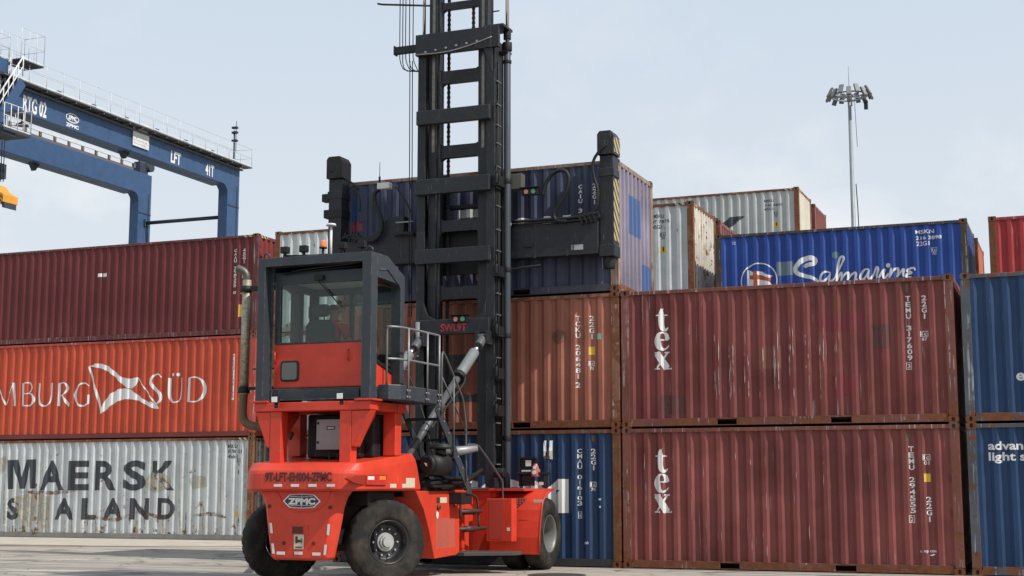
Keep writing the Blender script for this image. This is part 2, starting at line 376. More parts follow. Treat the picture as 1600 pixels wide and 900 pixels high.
# ---------------------------------------------------------------- the yard
def ground_mat():
    mt, nt, b = new_mat('yard_concrete')
    v = coords(nt, rnd=False); a = nz(nt, v, 0.12, 8, 0.6); d = nz(nt, v, 1.3, 9, 0.7); f = nz(nt, v, 60, 4, 0.6)
    c = mix(nt, ramp(nt, a, 0.35, 0.65), (0.31, 0.278, 0.232), (0.41, 0.37, 0.312))
    c = mix(nt, mth(nt, 'MULTIPLY', ramp(nt, d, 0.48, 0.68), 0.5), c, (0.17, 0.15, 0.128))
    c = mix(nt, mth(nt, 'MULTIPLY', ramp(nt, f, 0.4, 0.7), 0.25), c, (0.28, 0.25, 0.21))
    # tyre marks running along the lane, and slab joints
    tm = nz(nt, coords(nt, (0.06, 2.4, 1), rnd=False), 1.2, 5, 0.6)
    c = mix(nt, mth(nt, 'MULTIPLY', ramp(nt, tm, 0.48, 0.60), 0.65), c, (0.13, 0.12, 0.115))
    s = nt.nodes.new('ShaderNodeSeparateXYZ'); nt.links.new(v, s.inputs[0])
    for ax, per in ((0, 5.0), (1, 4.0)):
        q = mth(nt, 'FRACT', mth(nt, 'DIVIDE', mth(nt, 'ADD', s.outputs[ax], 500.7), per), 0)
        c = mix(nt, mth(nt, 'MULTIPLY', mth(nt, 'LESS_THAN', q, 0.005), 0.6), c, (0.07, 0.06, 0.055))
    vo = nt.nodes.new('ShaderNodeTexVoronoi'); vo.feature = 'DISTANCE_TO_EDGE'; vo.inputs['Scale'].default_value = 0.33
    wv = nt.nodes.new('ShaderNodeVectorMath'); wv.operation = 'ADD'; nn_ = nt.nodes.new('ShaderNodeTexNoise'); nn_.inputs['Scale'].default_value = 1.1; nt.links.new(v, nn_.inputs['Vector'])
    nt.links.new(v, wv.inputs[0]); nt.links.new(nn_.outputs['Color'], wv.inputs[1]); nt.links.new(wv.outputs[0], vo.inputs['Vector'])
    c = mix(nt, mth(nt, 'MULTIPLY', mth(nt, 'LESS_THAN', vo.outputs['Distance'], 0.006), 0.7), c, (0.08, 0.07, 0.06))
    c = mix(nt, mth(nt, 'MULTIPLY', ramp(nt, nz(nt, v, 0.7, 4, .5), 0.60, 0.66), 0.6), c, (0.07, 0.065, 0.06))
    nt.links.new(c, b.inputs['Base Color']); b.inputs['Roughness'].default_value = 0.85
    bu = nt.nodes.new('ShaderNodeBump'); bu.inputs['Strength'].default_value = 0.3; bu.inputs['Distance'].default_value = 0.01
    nt.links.new(f, bu.inputs['Height']); nt.links.new(bu.outputs[0], b.inputs['Normal']); return mt
g = MB(); g.bm.faces.new([g.bm.verts.new(p) for p in ((-900, -300, 0), (900, -300, 0), (900, 1500, 0), (-900, 1500, 0))])
ground = g.build('ground', ground_mat()); ground['kind'] = 'structure'
lane_m = marking('lane_paint', (0.72, 0.70, 0.66), 0.45)
def strip(name, pts, w, mt, z):
    b = MB()
    for p, q in zip(pts, pts[1:]):
        p = Vector(p); q = Vector(q); d = (q - p).normalized(); n = Vector((-d.y, d.x)) * w / 2
        b.bm.faces.new([b.bm.verts.new((*x, z)) for x in (p - n, q - n, q + n, p + n)])
    o = b.build(name, mt); o['kind'] = 'structure'; return o
strip('lane_marking', [(-6.0, -0.47), (6.0, -0.55)], 0.10, lane_m, 0.004)
strip('lane_marking', [(-13.6, -1.52), (-11.1, -1.22)], 0.14, lane_m, 0.004)
strip('lane_marking', [(-14.0, -5.1), (-10.28, -4.80), (-7.24, -4.22), (-4.2, -3.95)], 0.14, lane_m, 0.004)
# concrete runway strip in front of the rear row, with its dark joint
strip('paved_strip', [(-60, 6.9), (30, 6.9)], 4.6, gloss('strip_concrete', (0.45, 0.41, 0.345), 0.85, 0.35, grain=3, dust=(.2,.18,.15)), 0.005)
a_, b_ = on_z(0, 853, 0), on_z(376, 854.5, 0)
strip('joint_line', [(a_.x - 8, a_.y - 8 * (b_.y - a_.y) / (b_.x - a_.x)), (b_.x + 14, b_.y + 14 * (b_.y - a_.y) / (b_.x - a_.x))], 0.20, gloss('joint_tar', (0.10, 0.085, 0.07), 0.9, 0.2), 0.009)
mh = empty('manhole_cover', (-0.42, -2.45, 0.0), 'dark round iron manhole cover set in the concrete beside the front wheel', 'manhole cover')
iron = gloss('cast_iron', (0.05, 0.047, 0.043), 0.6, 0.4, bump=0.4)
MB().cyl((0, 0, 0.002), (0, 0, 0.012), 0.40, n=40).build('cover_plate', iron, mh)
r_ = MB(); r_.ring([(0.5 * math.cos(6.2832 * k / 40), 0.5 * math.sin(6.2832 * k / 40)) for k in range(40)], [(0.42 * math.cos(6.2832 * k / 40), 0.42 * math.sin(6.2832 * k / 40)) for k in range(40)], 'z', 0.001, 0.010)
r_.build('rim_ring', iron, mh)

# ---------------------------------------------------------------- containers
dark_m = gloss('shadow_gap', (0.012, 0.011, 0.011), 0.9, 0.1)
W = 2.438
class Profile:
    def __init__(s, a, b, pitch, depth, base, fr=(0.27, 0.50, 0.77)):
        s.fr = fr
        s.a, s.b = a, b; s.n = max(1, round((b - a) / pitch)); s.p = (b - a) / s.n; s.d = depth; s.base = base
        s.cuts = [a]
        for k in range(s.n): s.cuts += [a + s.p * (k + f) for f in (*fr, 1.0)]
    def __call__(s, u):
        if u <= s.a or u >= s.b: return s.base
        t = ((u - s.a) / s.p) % 1.0
        f0, f1, f2 = s.fr
        if t < f0: q = 0
        elif t < f1: q = (t - f0) / (f1 - f0)
        elif t < f2: q = 1
        else: q = 1 - (t - f2) / (1 - f2)
        return s.base + s.d * q
class Container:
    def __init__(s, name, label, X, Y, Z, L, H, pal, group=None, full=True):
        s.X, s.Y, s.Z, s.L, s.H = X, Y, Z, L, H
        s.e = empty(name, (X, Y, Z), label, 'container', group)
        s.front = Profile(.15, L - .15, .2805, .042, .014); s.side = Profile(.16, W - .16, .25, .046, .012, (.43, .52, .91))
        pm, fm, cm_ = pal['panel'], pal['frame'], pal.get('cast', pal['frame'])
        e = s.e; zb, zt = .158, H - .098; rnd = random.Random(name + str(X) + str(Z))
        # corrugated long side, its sheet a little uneven in depth
        b = MB(); rows = [zb + (zt - zb) * k / 6 for k in range(7)]
        ph = rnd.random() * 50
        def off(u, z): return 0.011 * (mnoise.noise(Vector((u * 1.3 + ph, z * 1.6, ph))) ) * min(1, (z - zb) * 3, (zt - z) * 3)
        s.off = off
        grid = [[b.bm.verts.new((u, s.front(u) + off(u, z), z)) for u in s.front.cuts] for z in rows]
        for A, B in zip(grid, grid[1:]):
            for i in range(len(A) - 1): b.bm.faces.new((A[i], A[i + 1], B[i + 1], B[i]))
        b.build('side_panel', pm, e)
        # the two ends
        def end_sheet(xf, nm, mt):
            b = MB(); A = [b.bm.verts.new((xf(u), u, zb)) for u in s.side.cuts]; B = [b.bm.verts.new((xf(u), u, zt)) for u in s.side.cuts]
            for i in range(len(A) - 1): b.bm.faces.new((A[i], A[i + 1], B[i + 1], B[i]))
            return b.build(nm, mt, e)
        end_sheet(lambda u: L - s.side(u), 'end_panel', pal.get('end', pm))
        end_sheet(lambda u: s.side(u), 'end_panel', pal.get('end', pm))
        b = MB(); b.box((.15, W - .06, zb - .1), (L - .15, W - .03, zt)); b.build('rear_panel', pm, e)
        b = MB(); b.box((.05, .05, H - .045), (L - .05, W - .05, H - .03)); b.build('roof_panel', pal.get('roof', fm), e)
        b = MB(); b.box((.05, .10, .10), (L - .05, W - .08, .135)); b.box((.16, .30, .02), (L - .16, .34, .10)); b.build('floor_and_pocket_shade', dark_m, e)  # floor, plus a near-black sheet as painted shade behind the fork pockets
        # rails
        for y0, y1 in ((.006, .075), (W - .075, W - .006)):
            b = MB(); b.box((.17, y0, H - .098), (L - .17, y1, H - .028)); b.build('top_rail', fm, e, bevel=.006)
            b = MB()
            if L < 7:
                xs = [.17]
                for cx in (L / 2 - 1.03, L / 2 + 1.03): xs += [cx - .18, cx + .18]
                xs.append(L - .17)
                for i in range(0, len(xs), 2): b.box((xs[i], y0 + .008, .018), (xs[i + 1], y1, .158))
                for i in range(1, len(xs) - 1, 2):
                    b.box((xs[i] + .0005, y0 + .010, .128), (xs[i + 1] - .0005, y1, .157)); b.box((xs[i] + .0005, y0 + .010, .019), (xs[i + 1] - .0005, y1, .030))
            else: b.box((.17, y0 + .008, .018), (L - .17, y1, .158))
            b.build('bottom_rail', pal.get('sill', fm), e, bevel=.005)
        for x0, x1 in ((.008, .07), (L - .07, L - .008)):
            b = MB(); b.box((x0, .17, H - .118), (x1, W - .17, H - .028)); b.build('end_header', fm, e, bevel=.006)
            b = MB(); b.box((x0, .17, .015), (x1, W - .17, .158)); b.build('end_sill', fm, e, bevel=.006)
        # corner posts and castings
        for x0 in (0, L):
            for y0 in (0, W):
                sx_ = 1 if x0 == 0 else -1; sy = 1 if y0 == 0 else -1
                b = MB(); b.prism([(x0 + sx_ * .004, y0 + sy * .004), (x0 + sx_ * .160, y0 + sy * .004), (x0 + sx_ * .160, y0 + sy * .05), (x0 + sx_ * .05, y0 + sy * .05), (x0 + sx_ * .05, y0 + sy * .165), (x0 + sx_ * .004, y0 + sy * .165)], 'z', .118, H - .118)
                b.build('corner_post', fm if x0 else pal.get('post_left', fm), e, bevel=.005)
                for z0 in (0, H - .118):
                    s.casting(x0, y0, z0, sx_, sy, cm_)
        if full and L < 7:   # lashing lugs on the posts' inner edges
            pass
    def casting(s, x0, y0, z0, sx_, sy, mt):
        b = MB(); bm = b.bm
        w, d, h = .178, .162, .118
        def face(o, du, dv, nn, oval):   # a plate with an oval opening, and its recess
            lu, lv = du.length, dv.length; du = du / lu; dv = dv / lv; n = 16
            rim = []; inn = []; dp = []
            for k in range(n):
                t = 2 * math.pi * (k + .5) / n; c, q = math.cos(t), math.sin(t); mx_ = max(abs(c), abs(q))
                rim.append(bm.verts.new(o + du * (lu / 2 + c / mx_ * lu / 2) + dv * (lv / 2 + q / mx_ * lv / 2)))
                p = o + du * (lu / 2 + c * oval[0]) + dv * (lv / 2 + q * oval[1]); inn.append(bm.verts.new(p)); dp.append(bm.verts.new(p + nn * .05))
            for k in range(n):
                j = (k + 1) % n; bm.faces.new((rim[k], rim[j], inn[j], inn[k])); bm.faces.new((inn[k], inn[j], dp[j], dp[k]))
            bm.faces.new(dp)
        X0 = Vector((x0, y0, z0)); U = Vector((sx_ * w, 0, 0)); V = Vector((0, sy * d, 0)); Zv = Vector((0, 0, h))
        face(X0, U, Zv, Vector((0, sy, 0)), (.030, .042)); face(X0, V, Zv, Vector((sx_, 0, 0)), (.030, .042))
        face(X0 + Zv, U, V, Vector((0, 0, -1)), (.05, .035)) if z0 > 0.5 else b.bm.faces.new([bm.verts.new(p) for p in (X0, X0 + U, X0 + U + V, X0 + V)])
        for q in ((X0 + U, V, Zv), (X0 + V, U, Zv)): bm.faces.new([bm.verts.new(p) for p in (q[0], q[0] + q[1], q[0] + q[1] + q[2], q[0] + q[2])])
        b.build('corner_casting', mt, s.e)
    # artwork on the long side / right end: u, v in metres from the lower left corner
    def mark(s, art, mt, name='lettering', end=False, eps=0.003):
        if end: art.build(name, mt, s.e, lambda u, v, l: (s.L - s.side(u) + eps + l, u, v), s.side.cuts)
        else: art.build(name, mt, s.e, lambda u, v, l: (u, s.front(u) + s.off(u, v) - eps - l, v), s.front.cuts)
    def px(s, x, y):
        p = on_y(x, y, s.Y + .02); return (p.x - s.X, p.z - s.Z)
    def px_end(s, x, y):
        p = on_x(x, y, s.X + s.L - .02); return (p.y - s.Y, p.z - s.Z)
    def col(s, art, t, x, y0, y1, w, **k):
        a = s.px(x, y0); b = s.px(x, y1); art.column(t, a[0], a[1], b[1], w, **k)
    def ic(s, art, x0, y0, x1, y1, num):
        a = s.px(x0, y1); b = s.px(x1, y0); h = b[1] - a[1]; w = b[0] - a[0]; t = .008
        art.frame(a[0], a[1] + h * .42, b[0], b[1], t); art.rect(a[0] + w * .12, a[1] + h * .52, a[0] + w * .28, a[1] + h * .90)
        art.text('c', a[0] + w * .45, a[1] + h * .54, a[0] + w * .85, a[1] + h * .95, .01); art.text(num, a[0] + w * .15, a[1], a[0] + w * .85, a[1] + h * .34, .01)
    def word(s, art, t, x0, y0, x1, y1, **k):
        """word whose lower left / upper right corners lie at those pixels."""
        a = s.px(x0, y1); b = s.px(x1, y0); art.text(t, a[0], min(a[1], b[1]), b[0], max(a[1], b[1]), **k)
H20, H40, L20, L40 = 2.591, 2.896, 6.058, 12.192
white_m = marking('white_stencil', (0.86, 0.85, 0.82), 0.22); black_m = marking('black_stencil', (0.035, 0.037, 0.042), 0.30)
white_big = marking('white_lettering', (0.84, 0.83, 0.81), 0.15); yellow_m = marking('yellow_sticker', (0.75, 0.50, 0.05), 0.2)
teal_m = marking('teal_sticker', (0.25, 0.5, 0.42), 0.1)
def pal(nm, c, fr=None, rust=.15, frust=.55, cast=None, **k):
    fr = fr or c
    d = dict(panel=paint(nm + '_panel', c, rust=rust, **k), frame=paint(nm + '_frame', fr, rust=frust, fade=.4, scratch=.8, dirt=.5, streak=.3, chip=1.0),
             cast=paint(nm + '_casting', cast or tuple(x * .5 + .05 for x in fr), rust=.75, dirt=.6, scratch=.5))
    return d
P_tex2 = pal('faded_maroon', (0.198, 0.050, 0.043), (0.19, 0.065, 0.045), rust=.12, frust=.62, scratch=.4, streak=.45, fade=.6)
P_tex = pal('maroon', (0.175, 0.042, 0.036), (0.17, 0.055, 0.042), rust=.16, frust=.55, scratch=.75, streak=.35, fade=.5)
P_tcku = pal('brick_brown', (0.29, 0.098, 0.060), (0.24, 0.11, 0.065), rust=.22, frust=.72, streak=.6, fade=.5)
P_cmau = pal('navy', (0.018, 0.047, 0.115), (0.16, 0.085, 0.055), rust=.22, frust=.85, streak=.6, dirt=.5); P_cmau['sill'] = paint('navy_sill', (0.04, 0.04, 0.045), rust=.3)
P_caiu = pal('faded_purple', (0.045, 0.054, 0.100), (0.23, 0.165, 0.125), rust=.18, frust=.6, streak=.6, fade=.7, dirt=.4)
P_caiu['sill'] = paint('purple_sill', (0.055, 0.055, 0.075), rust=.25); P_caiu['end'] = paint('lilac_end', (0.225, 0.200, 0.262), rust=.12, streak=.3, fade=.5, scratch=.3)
P_blue = pal('mid_blue', (0.015, 0.046, 0.118), (0.075, 0.085, 0.10), rust=.2, frust=.6, streak=.4, scratch=.6)
P_salm = pal('royal_blue', (0.022, 0.068, 0.30), (0.055, 0.05, 0.05), rust=.12, frust=.6, streak=.35)
P_whi = pal('white', (0.52, 0.55, 0.55), (0.22, 0.12, 0.065), rust=.43, frust=.85, streak=.35, dirt=.4); P_whi['sill'] = paint('grey_sill', (0.23, 0.22, 0.205), rust=.3, dirt=.6)
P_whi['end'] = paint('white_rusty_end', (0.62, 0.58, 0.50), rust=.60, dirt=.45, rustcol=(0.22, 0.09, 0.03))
P_whi['roof'] = P_whi['panel']
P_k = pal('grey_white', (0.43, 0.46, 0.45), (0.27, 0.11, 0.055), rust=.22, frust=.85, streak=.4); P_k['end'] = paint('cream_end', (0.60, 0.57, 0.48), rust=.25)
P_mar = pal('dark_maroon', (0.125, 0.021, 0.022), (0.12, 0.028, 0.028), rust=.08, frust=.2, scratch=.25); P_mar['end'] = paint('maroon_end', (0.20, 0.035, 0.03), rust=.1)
P_ham = pal('signal_red', (0.50, 0.072, 0.032), (0.40, 0.065, 0.045), rust=.08, frust=.3, scratch=.35); P_ham['sill'] = paint('red_sill', (0.17, 0.035, 0.03), rust=.2, dirt=.5)
P_red = pal('red', (0.36, 0.035, 0.035), (0.16, 0.07, 0.045), rust=.15, frust=.6, scratch=.6, post=0) if False else pal('red', (0.36, 0.035, 0.035), (0.30, 0.04, 0.04), rust=.15, frust=.35, scratch=.6)
P_red['post_left'] = paint('red_rusted_post', (0.13, 0.07, 0.045), rust=.85)
P_ora = pal('orange', (0.50, 0.13, 0.06), (0.20, 0.08, 0.05), rust=.2, frust=.75)
P_bro = pal('red_brown', (0.19, 0.05, 0.038), None, rust=.25, frust=.6)
GF, GL, GB = 'containers of the front row', 'long containers stacked behind the exhaust pipe', 'containers of the rows behind'

# front row, right stack
c1 = Container('shipping_container', 'maroon container with white vertical lettering standing on the ground, little scratched', 0, 0, 0, L20, H20, P_tex2, GF)
c2 = Container('shipping_container', 'maroon container with white vertical lettering stacked on its twin, scratched along its middle', 0, 0, H20, L20, H20, P_tex, GF)
def tex_word(c, boxes, dot):
    A = Flat()
    def M(box):
        a = c.px(box[0], box[3]); b = c.px(box[2], box[1])
        return lambda u, v, w=0: (a[0] + (b[0] - a[0]) * u, a[1] + (b[1] - a[1]) * v, w * 1.18 * (b[0] - a[0]))
    t = M(boxes[0])
    A.stroke([t(.45, .95, .05), t(.45, .70, .36), t(.45, .3, .36), t(.55, .08, .32), t(.78, .02, .20), t(1, .12, .06)]); A.stroke([t(0, .66, .08), t(.5, .665, .09), t(.95, .66, .08)]); A.poly([t(.02, .68)[:2], t(.30, .70)[:2], t(.63, 1.0)[:2], t(.5, .66)[:2]])
    e = M(boxes[1])
    A.stroke([e(.30, .56, .07), e(.92, .56, .07)]); A.stroke([e(.88, .56, .30), e(.80, .84, .22), e(.55, .98, .08), e(.30, .85, .22), e(.20, .5, .40), e(.33, .16, .32), e(.60, .02, .14), e(.85, .12, .08), e(.98, .25, .06)])
    x = M(boxes[2])
    A.stroke([x(.16, .97, .36), x(.82, .03, .36)]); A.stroke([x(.84, .97, .10), x(.16, .03, .10)])
    for u0, u1, v in ((0, .44, .985), (.64, 1, .985), (0, .38, .015), (.56, 1, .015)): A.stroke([x(u0, v, .07), x(u1, v, .07)])
    d = c.px(*dot); A.disc(d[0], d[1], .018)
    c.mark(A, white_big, 'tex_lettering')
tex_word(c2, ((1025, 480, 1043, 516.5), (1023, 518.5, 1045, 547), (1022.5, 550, 1046, 577)), (1048.5, 576))
tex_word(c1, ((1023.5, 700, 1042, 737), (1022.5, 740.5, 1044, 769), (1022.5, 773, 1046, 800.5)), (1048.5, 800))
A = Flat(); c2.col(A, 'TEMU 317609', 1418, 462, 564, .088); c2.col(A, '22G1', 1443, 461, 499, .088); c2.ic(A, 1438, 517, 1450, 532, '87')
a = c2.px(1416, 577.5); b = c2.px(1424, 566); A.frame(a[0], a[1], b[0], b[1], .008); A.text('3', a[0] + .022, a[1] + .025, b[0] - .022, b[1] - .025, .01); c2.mark(A, white_m, 'identification_number')
A = Flat(); c1.col(A, 'TEMU 294555', 1423, 697, 803, .088); c1.col(A, '22G1', 1451, 776, 817, .088); c1.ic(A, 1442, 710, 1453, 726, '01')
a = c1.px(1421, 817); b = c1.px(1429, 805.5); A.frame(a[0], a[1], b[0], b[1], .008); A.text('2', a[0] + .022, a[1] + .025, b[0] - .022, b[1] - .025, .01)
c1.word(A, 'c', 1438, 858.5, 1441, 863); c1.word(A, 'mp', 1444, 858.5, 1450.5, 863, weight=.02); c1.word(A, 'con', 1453, 858.5, 1463, 863, weight=.03)
A.stroke([(*c1.px(1453, 868), .01), (*c1.px(1457, 867.5), .03), (*c1.px(1461, 866), .01)]); c1.mark(A, white_m, 'identification_number')
A = Flat(); a = c1.px(1444, 753); b = c1.px(1453.5, 740); A.rect(a[0], a[1], b[0], b[1]); c1.mark(A, yellow_m, 'sticker')
P_patch = {}
def patches(c, lst, nm, colr, end=False, wear=.15):
    for x0, y0, x1, y1 in lst:
        A = Flat(); a = (c.px_end if end else c.px)(x0, y1); b = (c.px_end if end else c.px)(x1, y0); A.rect(a[0], a[1], b[0], b[1])
        c.mark(A, marking(nm, colr, wear), 'repaint_patch', end, eps=.0015)
patches(c2, [(1280, 487, 1352, 520), (1298, 586, 1338, 620)], 'red_repaint', (0.205, 0.030, 0.036), wear=.35)
patches(c2, [(1182, 540, 1220, 577)], 'brown_repaint', (0.20, 0.055, 0.038), wear=.3); patches(c2, [(1362, 506, 1390, 545), (1033, 617, 1070, 648)], 'dark_repaint', (0.120, 0.036, 0.034), wear=.3)
patches(c1, [(1484, 742, 1492, 808)], 'post_repaint', (0.17, 0.035, 0.035))
A = Flat()
for x0, y0, x1, y1 in ((1414.5, 443, 1418.5, 456),): a = c2.px(x0, y1); b = c2.px(x1, y0); A.rect(a[0], a[1], b[0], b[1])
c2.mark(A, marking('vent_plate', (0.13, 0.09, 0.06), .05), 'air_vent')
A = Flat(); a = c1.px(1417.5, 690); b = c1.px(1421.5, 676); A.rect(a[0], a[1], b[0], b[1]); c1.mark(A, marking('vent_plate', (0.13, 0.09, 0.06), .05), 'air_vent')

def scratches(c, seed, n, lo, hi, x0=.05, x1=.95):
    rn = random.Random(seed); A = Flat()
    for k in range(n):
        i = rn.randrange(int(c.front.n * x0), max(1, int(c.front.n * x1))); u = c.front.a + c.front.p * (i + rn.choice((0.0, .02, .265, .27, .25, .10))); z = rn.uniform(lo, hi); h = rn.uniform(.05, .50) * rn.random() + .05
        w = rn.uniform(.007, .020); pts = []; m_ = max(2, int(h / .07))
        for q in range(m_ + 1): pts.append((u + rn.uniform(-.004, .004), z + h * q / m_, w * rn.uniform(.2, 1.0) * (0.3 if q in (0, m_) else 1)))
        A.stroke(pts, 2)
    c.mark(A, marking('bare_scratch', (0.50, 0.40, 0.37), .45), 'scratch', eps=.0035)
scratches(c2, 5, 85, .45, 1.6, .3, .75); scratches(c1, 6, 26, .25, 2.0, .05, .7)
# front row, left stack, and the container held by the handler's spreader
c3 = Container('shipping_container', 'navy blue container with rusty corner posts on the ground behind the front wheel', -L20 - .03, 0, 0, L20, H20, P_cmau, GF)
c4 = Container('shipping_container', 'brick brown container directly behind the mast, between a navy and a purple one', -L20 - .03, 0, H20, L20, H20, P_tcku, GF)
c5 = Container('shipping_container', 'faded purple container gripped by the spreader, with a sunlit lilac end and blue patches', -L20 - .03, 0, 2 * H20, L20, H20, P_caiu, GF)
A = Flat(); c3.col(A, 'CMAU 016103', 905, 701, 791, .088); c3.col(A, '22G1', 926.5, 701, 736, .088); c3.ic(A, 922, 753, 931, 767, '70')
a = c3.px(903, 810); b = c3.px(908.5, 799.5); A.frame(a[0], a[1], b[0], b[1], .008); A.text('6', a[0] + .02, a[1] + .02, b[0] - .02, b[1] - .02, .01)
for x0, y0, x1, y1 in ((934.5, 779, 939.5, 781.5), (936, 790.5, 939, 793.5)): a = c3.px(x0, y1); b = c3.px(x1, y0); A.rect(a[0], a[1], b[0], b[1])
c3.word(A, 'sab', 913, 845, 920, 850, weight=.02); c3.mark(A, white_m, 'identification_number')
A = Flat(); a = c3.px(700, 797); b = c3.px(887.5, 747); A.text('CMA CGM', b[0] - 5.75, a[1], b[0], b[1] - .02, .05); c3.mark(A, white_big, 'company_lettering')
A = Flat(); a = c3.px(924, 690); b = c3.px(928.5, 680); A.rect(a[0], a[1], b[0], b[1]); c3.mark(A, marking('vent_plate', (0.13, 0.09, 0.06), .05), 'air_vent')
A = Flat(); c4.col(A, 'TCKU 206481', 902.5, 493, 593, .088); c4.col(A, '2', 902.8, 597, 607, .088); c4.col(A, '22G1', 924, 493, 531, .088); c4.ic(A, 920, 564, 928.5, 578, '70'); c4.mark(A, white_m, 'identification_number')
A = Flat(); a = c4.px(920, 554.5); b = c4.px(928.5, 541.5); A.rect(a[0], a[1], b[0], b[1]); c4.mark(A, yellow_m, 'sticker')
A = Flat(); a = c4.px(932, 530.5); b = c4.px(940, 521); A.rect(a[0], a[1], b[0], b[1]); c4.mark(A, teal_m, 'sticker')
A = Flat(); a = c4.px(673, 629); b = c4.px(768, 552); cc = c4.px(733, 600)
n_ = 24; o_ = []; i_ = []
for k in range(n_):
    t = 6.2832 * (k + .5) / n_; cq, sq = math.cos(t), math.sin(t); mm_ = max(abs(cq), abs(sq))
    o_.append(((a[0] + b[0]) / 2 + cq / mm_ * (b[0] - a[0]) / 2, (a[1] + b[1]) / 2 + sq / mm_ * (b[1] - a[1]) / 2)); i_.append((cc[0] + .36 * cq, (a[1] + b[1]) / 2 + .34 * sq))
A.parts.append((o_ + i_, [(k, (k + 1) % n_, n_ + (k + 1) % n_, n_ + k) for k in range(n_)])); c4.mark(A, marking('charcoal_logo', (0.035, 0.035, 0.04), .08), 'ring_emblem')
A = Flat(); d_ = c4.px(872.5, 526); A.disc(d_[0], d_[1], .14, .14); c4.mark(A, marking('soot_spot', (0.17, 0.07, 0.045), .5), 'stain')
A = Flat(); c5.col(A, 'CAIU 3', 906, 288, 333, .088, fill=.80); c5.col(A, '22G1', 928, 286, 320, .088); c5.mark(A, white_m, 'identification_number')
A = Flat(); a = c5.px(795, 357); b = c5.px(892, 334); A.text('CAI', a[0] - .1, a[1] - .42, b[0], b[1] - .02, .05); c5.mark(A, white_big, 'company_lettering')
patches(c5, [(982, 315, 1000, 364), (1004, 420, 1018, 462)], 'sky_blue_repaint', (0.060, 0.125, 0.30), end=True, wear=.35)
patches(c5, [(717, 326, 749, 341)], 'white_repaint', (0.55, 0.55, 0.53), wear=.2); patches(c5, [(743, 427, 760, 438)], 'cream_spot', (0.50, 0.40, 0.27), wear=.3)
patches(c5, [(548, 312, 562, 345)], 'blue_repaint', (0.025, 0.06, 0.18), wear=.3)
patches(c5, [(548, 346, 566, 362)], 'pink_spot', (0.25, 0.05, 0.07), wear=.5)
A = Flat(); p0 = c5.px_end(1002.5, 345); A.poly([(p0[0] - .05, p0[1] - .2), (p0[0] + .05, p0[1] - .16), (p0[0] + .02, p0[1] + .16), (p0[0] - .03, p0[1] + .08)]); c5.mark(A, white_m, 'scraped_spot', True)
A = Flat(); a = c5.px(905.5, 280); b = c5.px(910.5, 266); A.rect(a[0], a[1], b[0], b[1]); c5.mark(A, marking('vent_plate_blue', (0.04, 0.05, 0.09), .05), 'air_vent')

# front row, stack cut by the right edge of the picture
c6 = Container('shipping_container', 'blue container with two lines of white writing, on the ground beside the maroon stack', 6.17, 0, 0, L20, H20, P_blue, GF)
c7 = Container('shipping_container', 'blue container with scuffed grey corner post, stacked on the one with two written lines', 6.17, 0, H20, L20, H20, P_blue, GF)
A = Flat(); p0 = c6.px(1544, 702.5); A.text('advanced', p0[0], p0[1], p0[0] + .92, p0[1] + .145, .025); p0 = c6.px(1545, 719.5); A.text('light steel', p0[0], p0[1], p0[0] + .98, p0[1] + .145, .025); c6.mark(A, white_big, 'white_lettering')
A = Flat(); p0 = c7.px(1588, 594); A.text('e', p0[0], p0[1], p0[0] + .14, p0[1] + .19, .03); c7.mark(A, white_big, 'white_lettering')

# left stacks (rear row, forty-foot high cubes)
YB = 9.0; XL = -13.61
l1 = Container('shipping_container', 'rust stained white container with black lettering beneath the orange red one', XL - L40, YB, 0, L40, H40, P_whi, GL)
l2 = Container('shipping_container', 'orange red container with white flag emblem between a maroon and a white one', XL - L40, YB, H40, L40, H40, P_ham, GL)
l3 = Container('shipping_container', 'dark maroon container stacked on the orange red one with the flag emblem', XL - L40, YB, 2 * H40, L40, H40, P_mar, GL)
def hc_marks(c, side=True, end=False):
    hm = stripes('hazard_stripes', (0.50, 0.37, 0.12), (0.03, 0.03, 0.03), .16)
    b = MB(); b.box((c.L - .52, .002, c.H - .094), (c.L - .185, .0055, c.H - .035)); b.build('height_warning_stripes', hm, c.e)
    b = MB(); b.box((c.L - .0078, .20, c.H - .105), (c.L - .005, .55, c.H - .04)); b.build('height_warning_stripes', hm, c.e)
for c in (l3, l1): hc_marks(c)
A = Flat()
for q_ in (((12, 764.5), (21, 764), (21, 718.5), (12, 719)), ((47, 763.5), (56, 763), (56, 717.5), (47, 718)), ((19, 718.6), (27.5, 718.4), (38, 763.6), (30, 763.8)), ((40.5, 718.2), (49, 718), (38, 763.6), (30, 763.8))): A.poly([l1.px(*p) for p in q_])
for ch, x0, x1 in (('A', 61, 100), ('E', 106, 139), ('R', 147, 183), ('S', 192, 228), ('K', 236, 274)): l1.word(A, ch, x0, 719, x1, 764, weight=.012 if ch == 'M' else .034)
for ch, x0, x1 in (('S', 10, 29), ('A', 84, 116), ('L', 127, 149), ('A', 160, 192), ('N', 202, 233), ('D', 245, 273)): l1.word(A, ch, x0, 778, x1, 810, weight=.04)
l1.mark(A, marking('black_lettering', (0.045, 0.05, 0.06), .30), 'company_lettering')
A = Flat()
for k, t in enumerate(('MSKU', '9278 121', '4561')): l1.word(A, t, 355, 694 + 8 * k, 355 + (15, 23, 15)[k], 700 + 8 * k, weight=.02)
l1.ic(A, 369, 716, 376, 728, '70'); l1.mark(A, black_m, 'identification_number')
def triangle(c, x, y, w, h):
    A = Flat(); a = c.px(x - w / 2, y + h / 2); b = c.px(x + w / 2, y + h / 2); t = c.px(x, y - h / 2); A.poly([a, b, t]); c.mark(A, yellow_m, 'warning_triangle')
    B = Flat(); cx, cz = (a[0] + b[0]) / 2, (a[1] * .6 + t[1] * .4); B.rect(cx - .02, cz - .06, cx + .02, cz + .06); c.mark(B, black_m, 'warning_symbol', eps=.006)
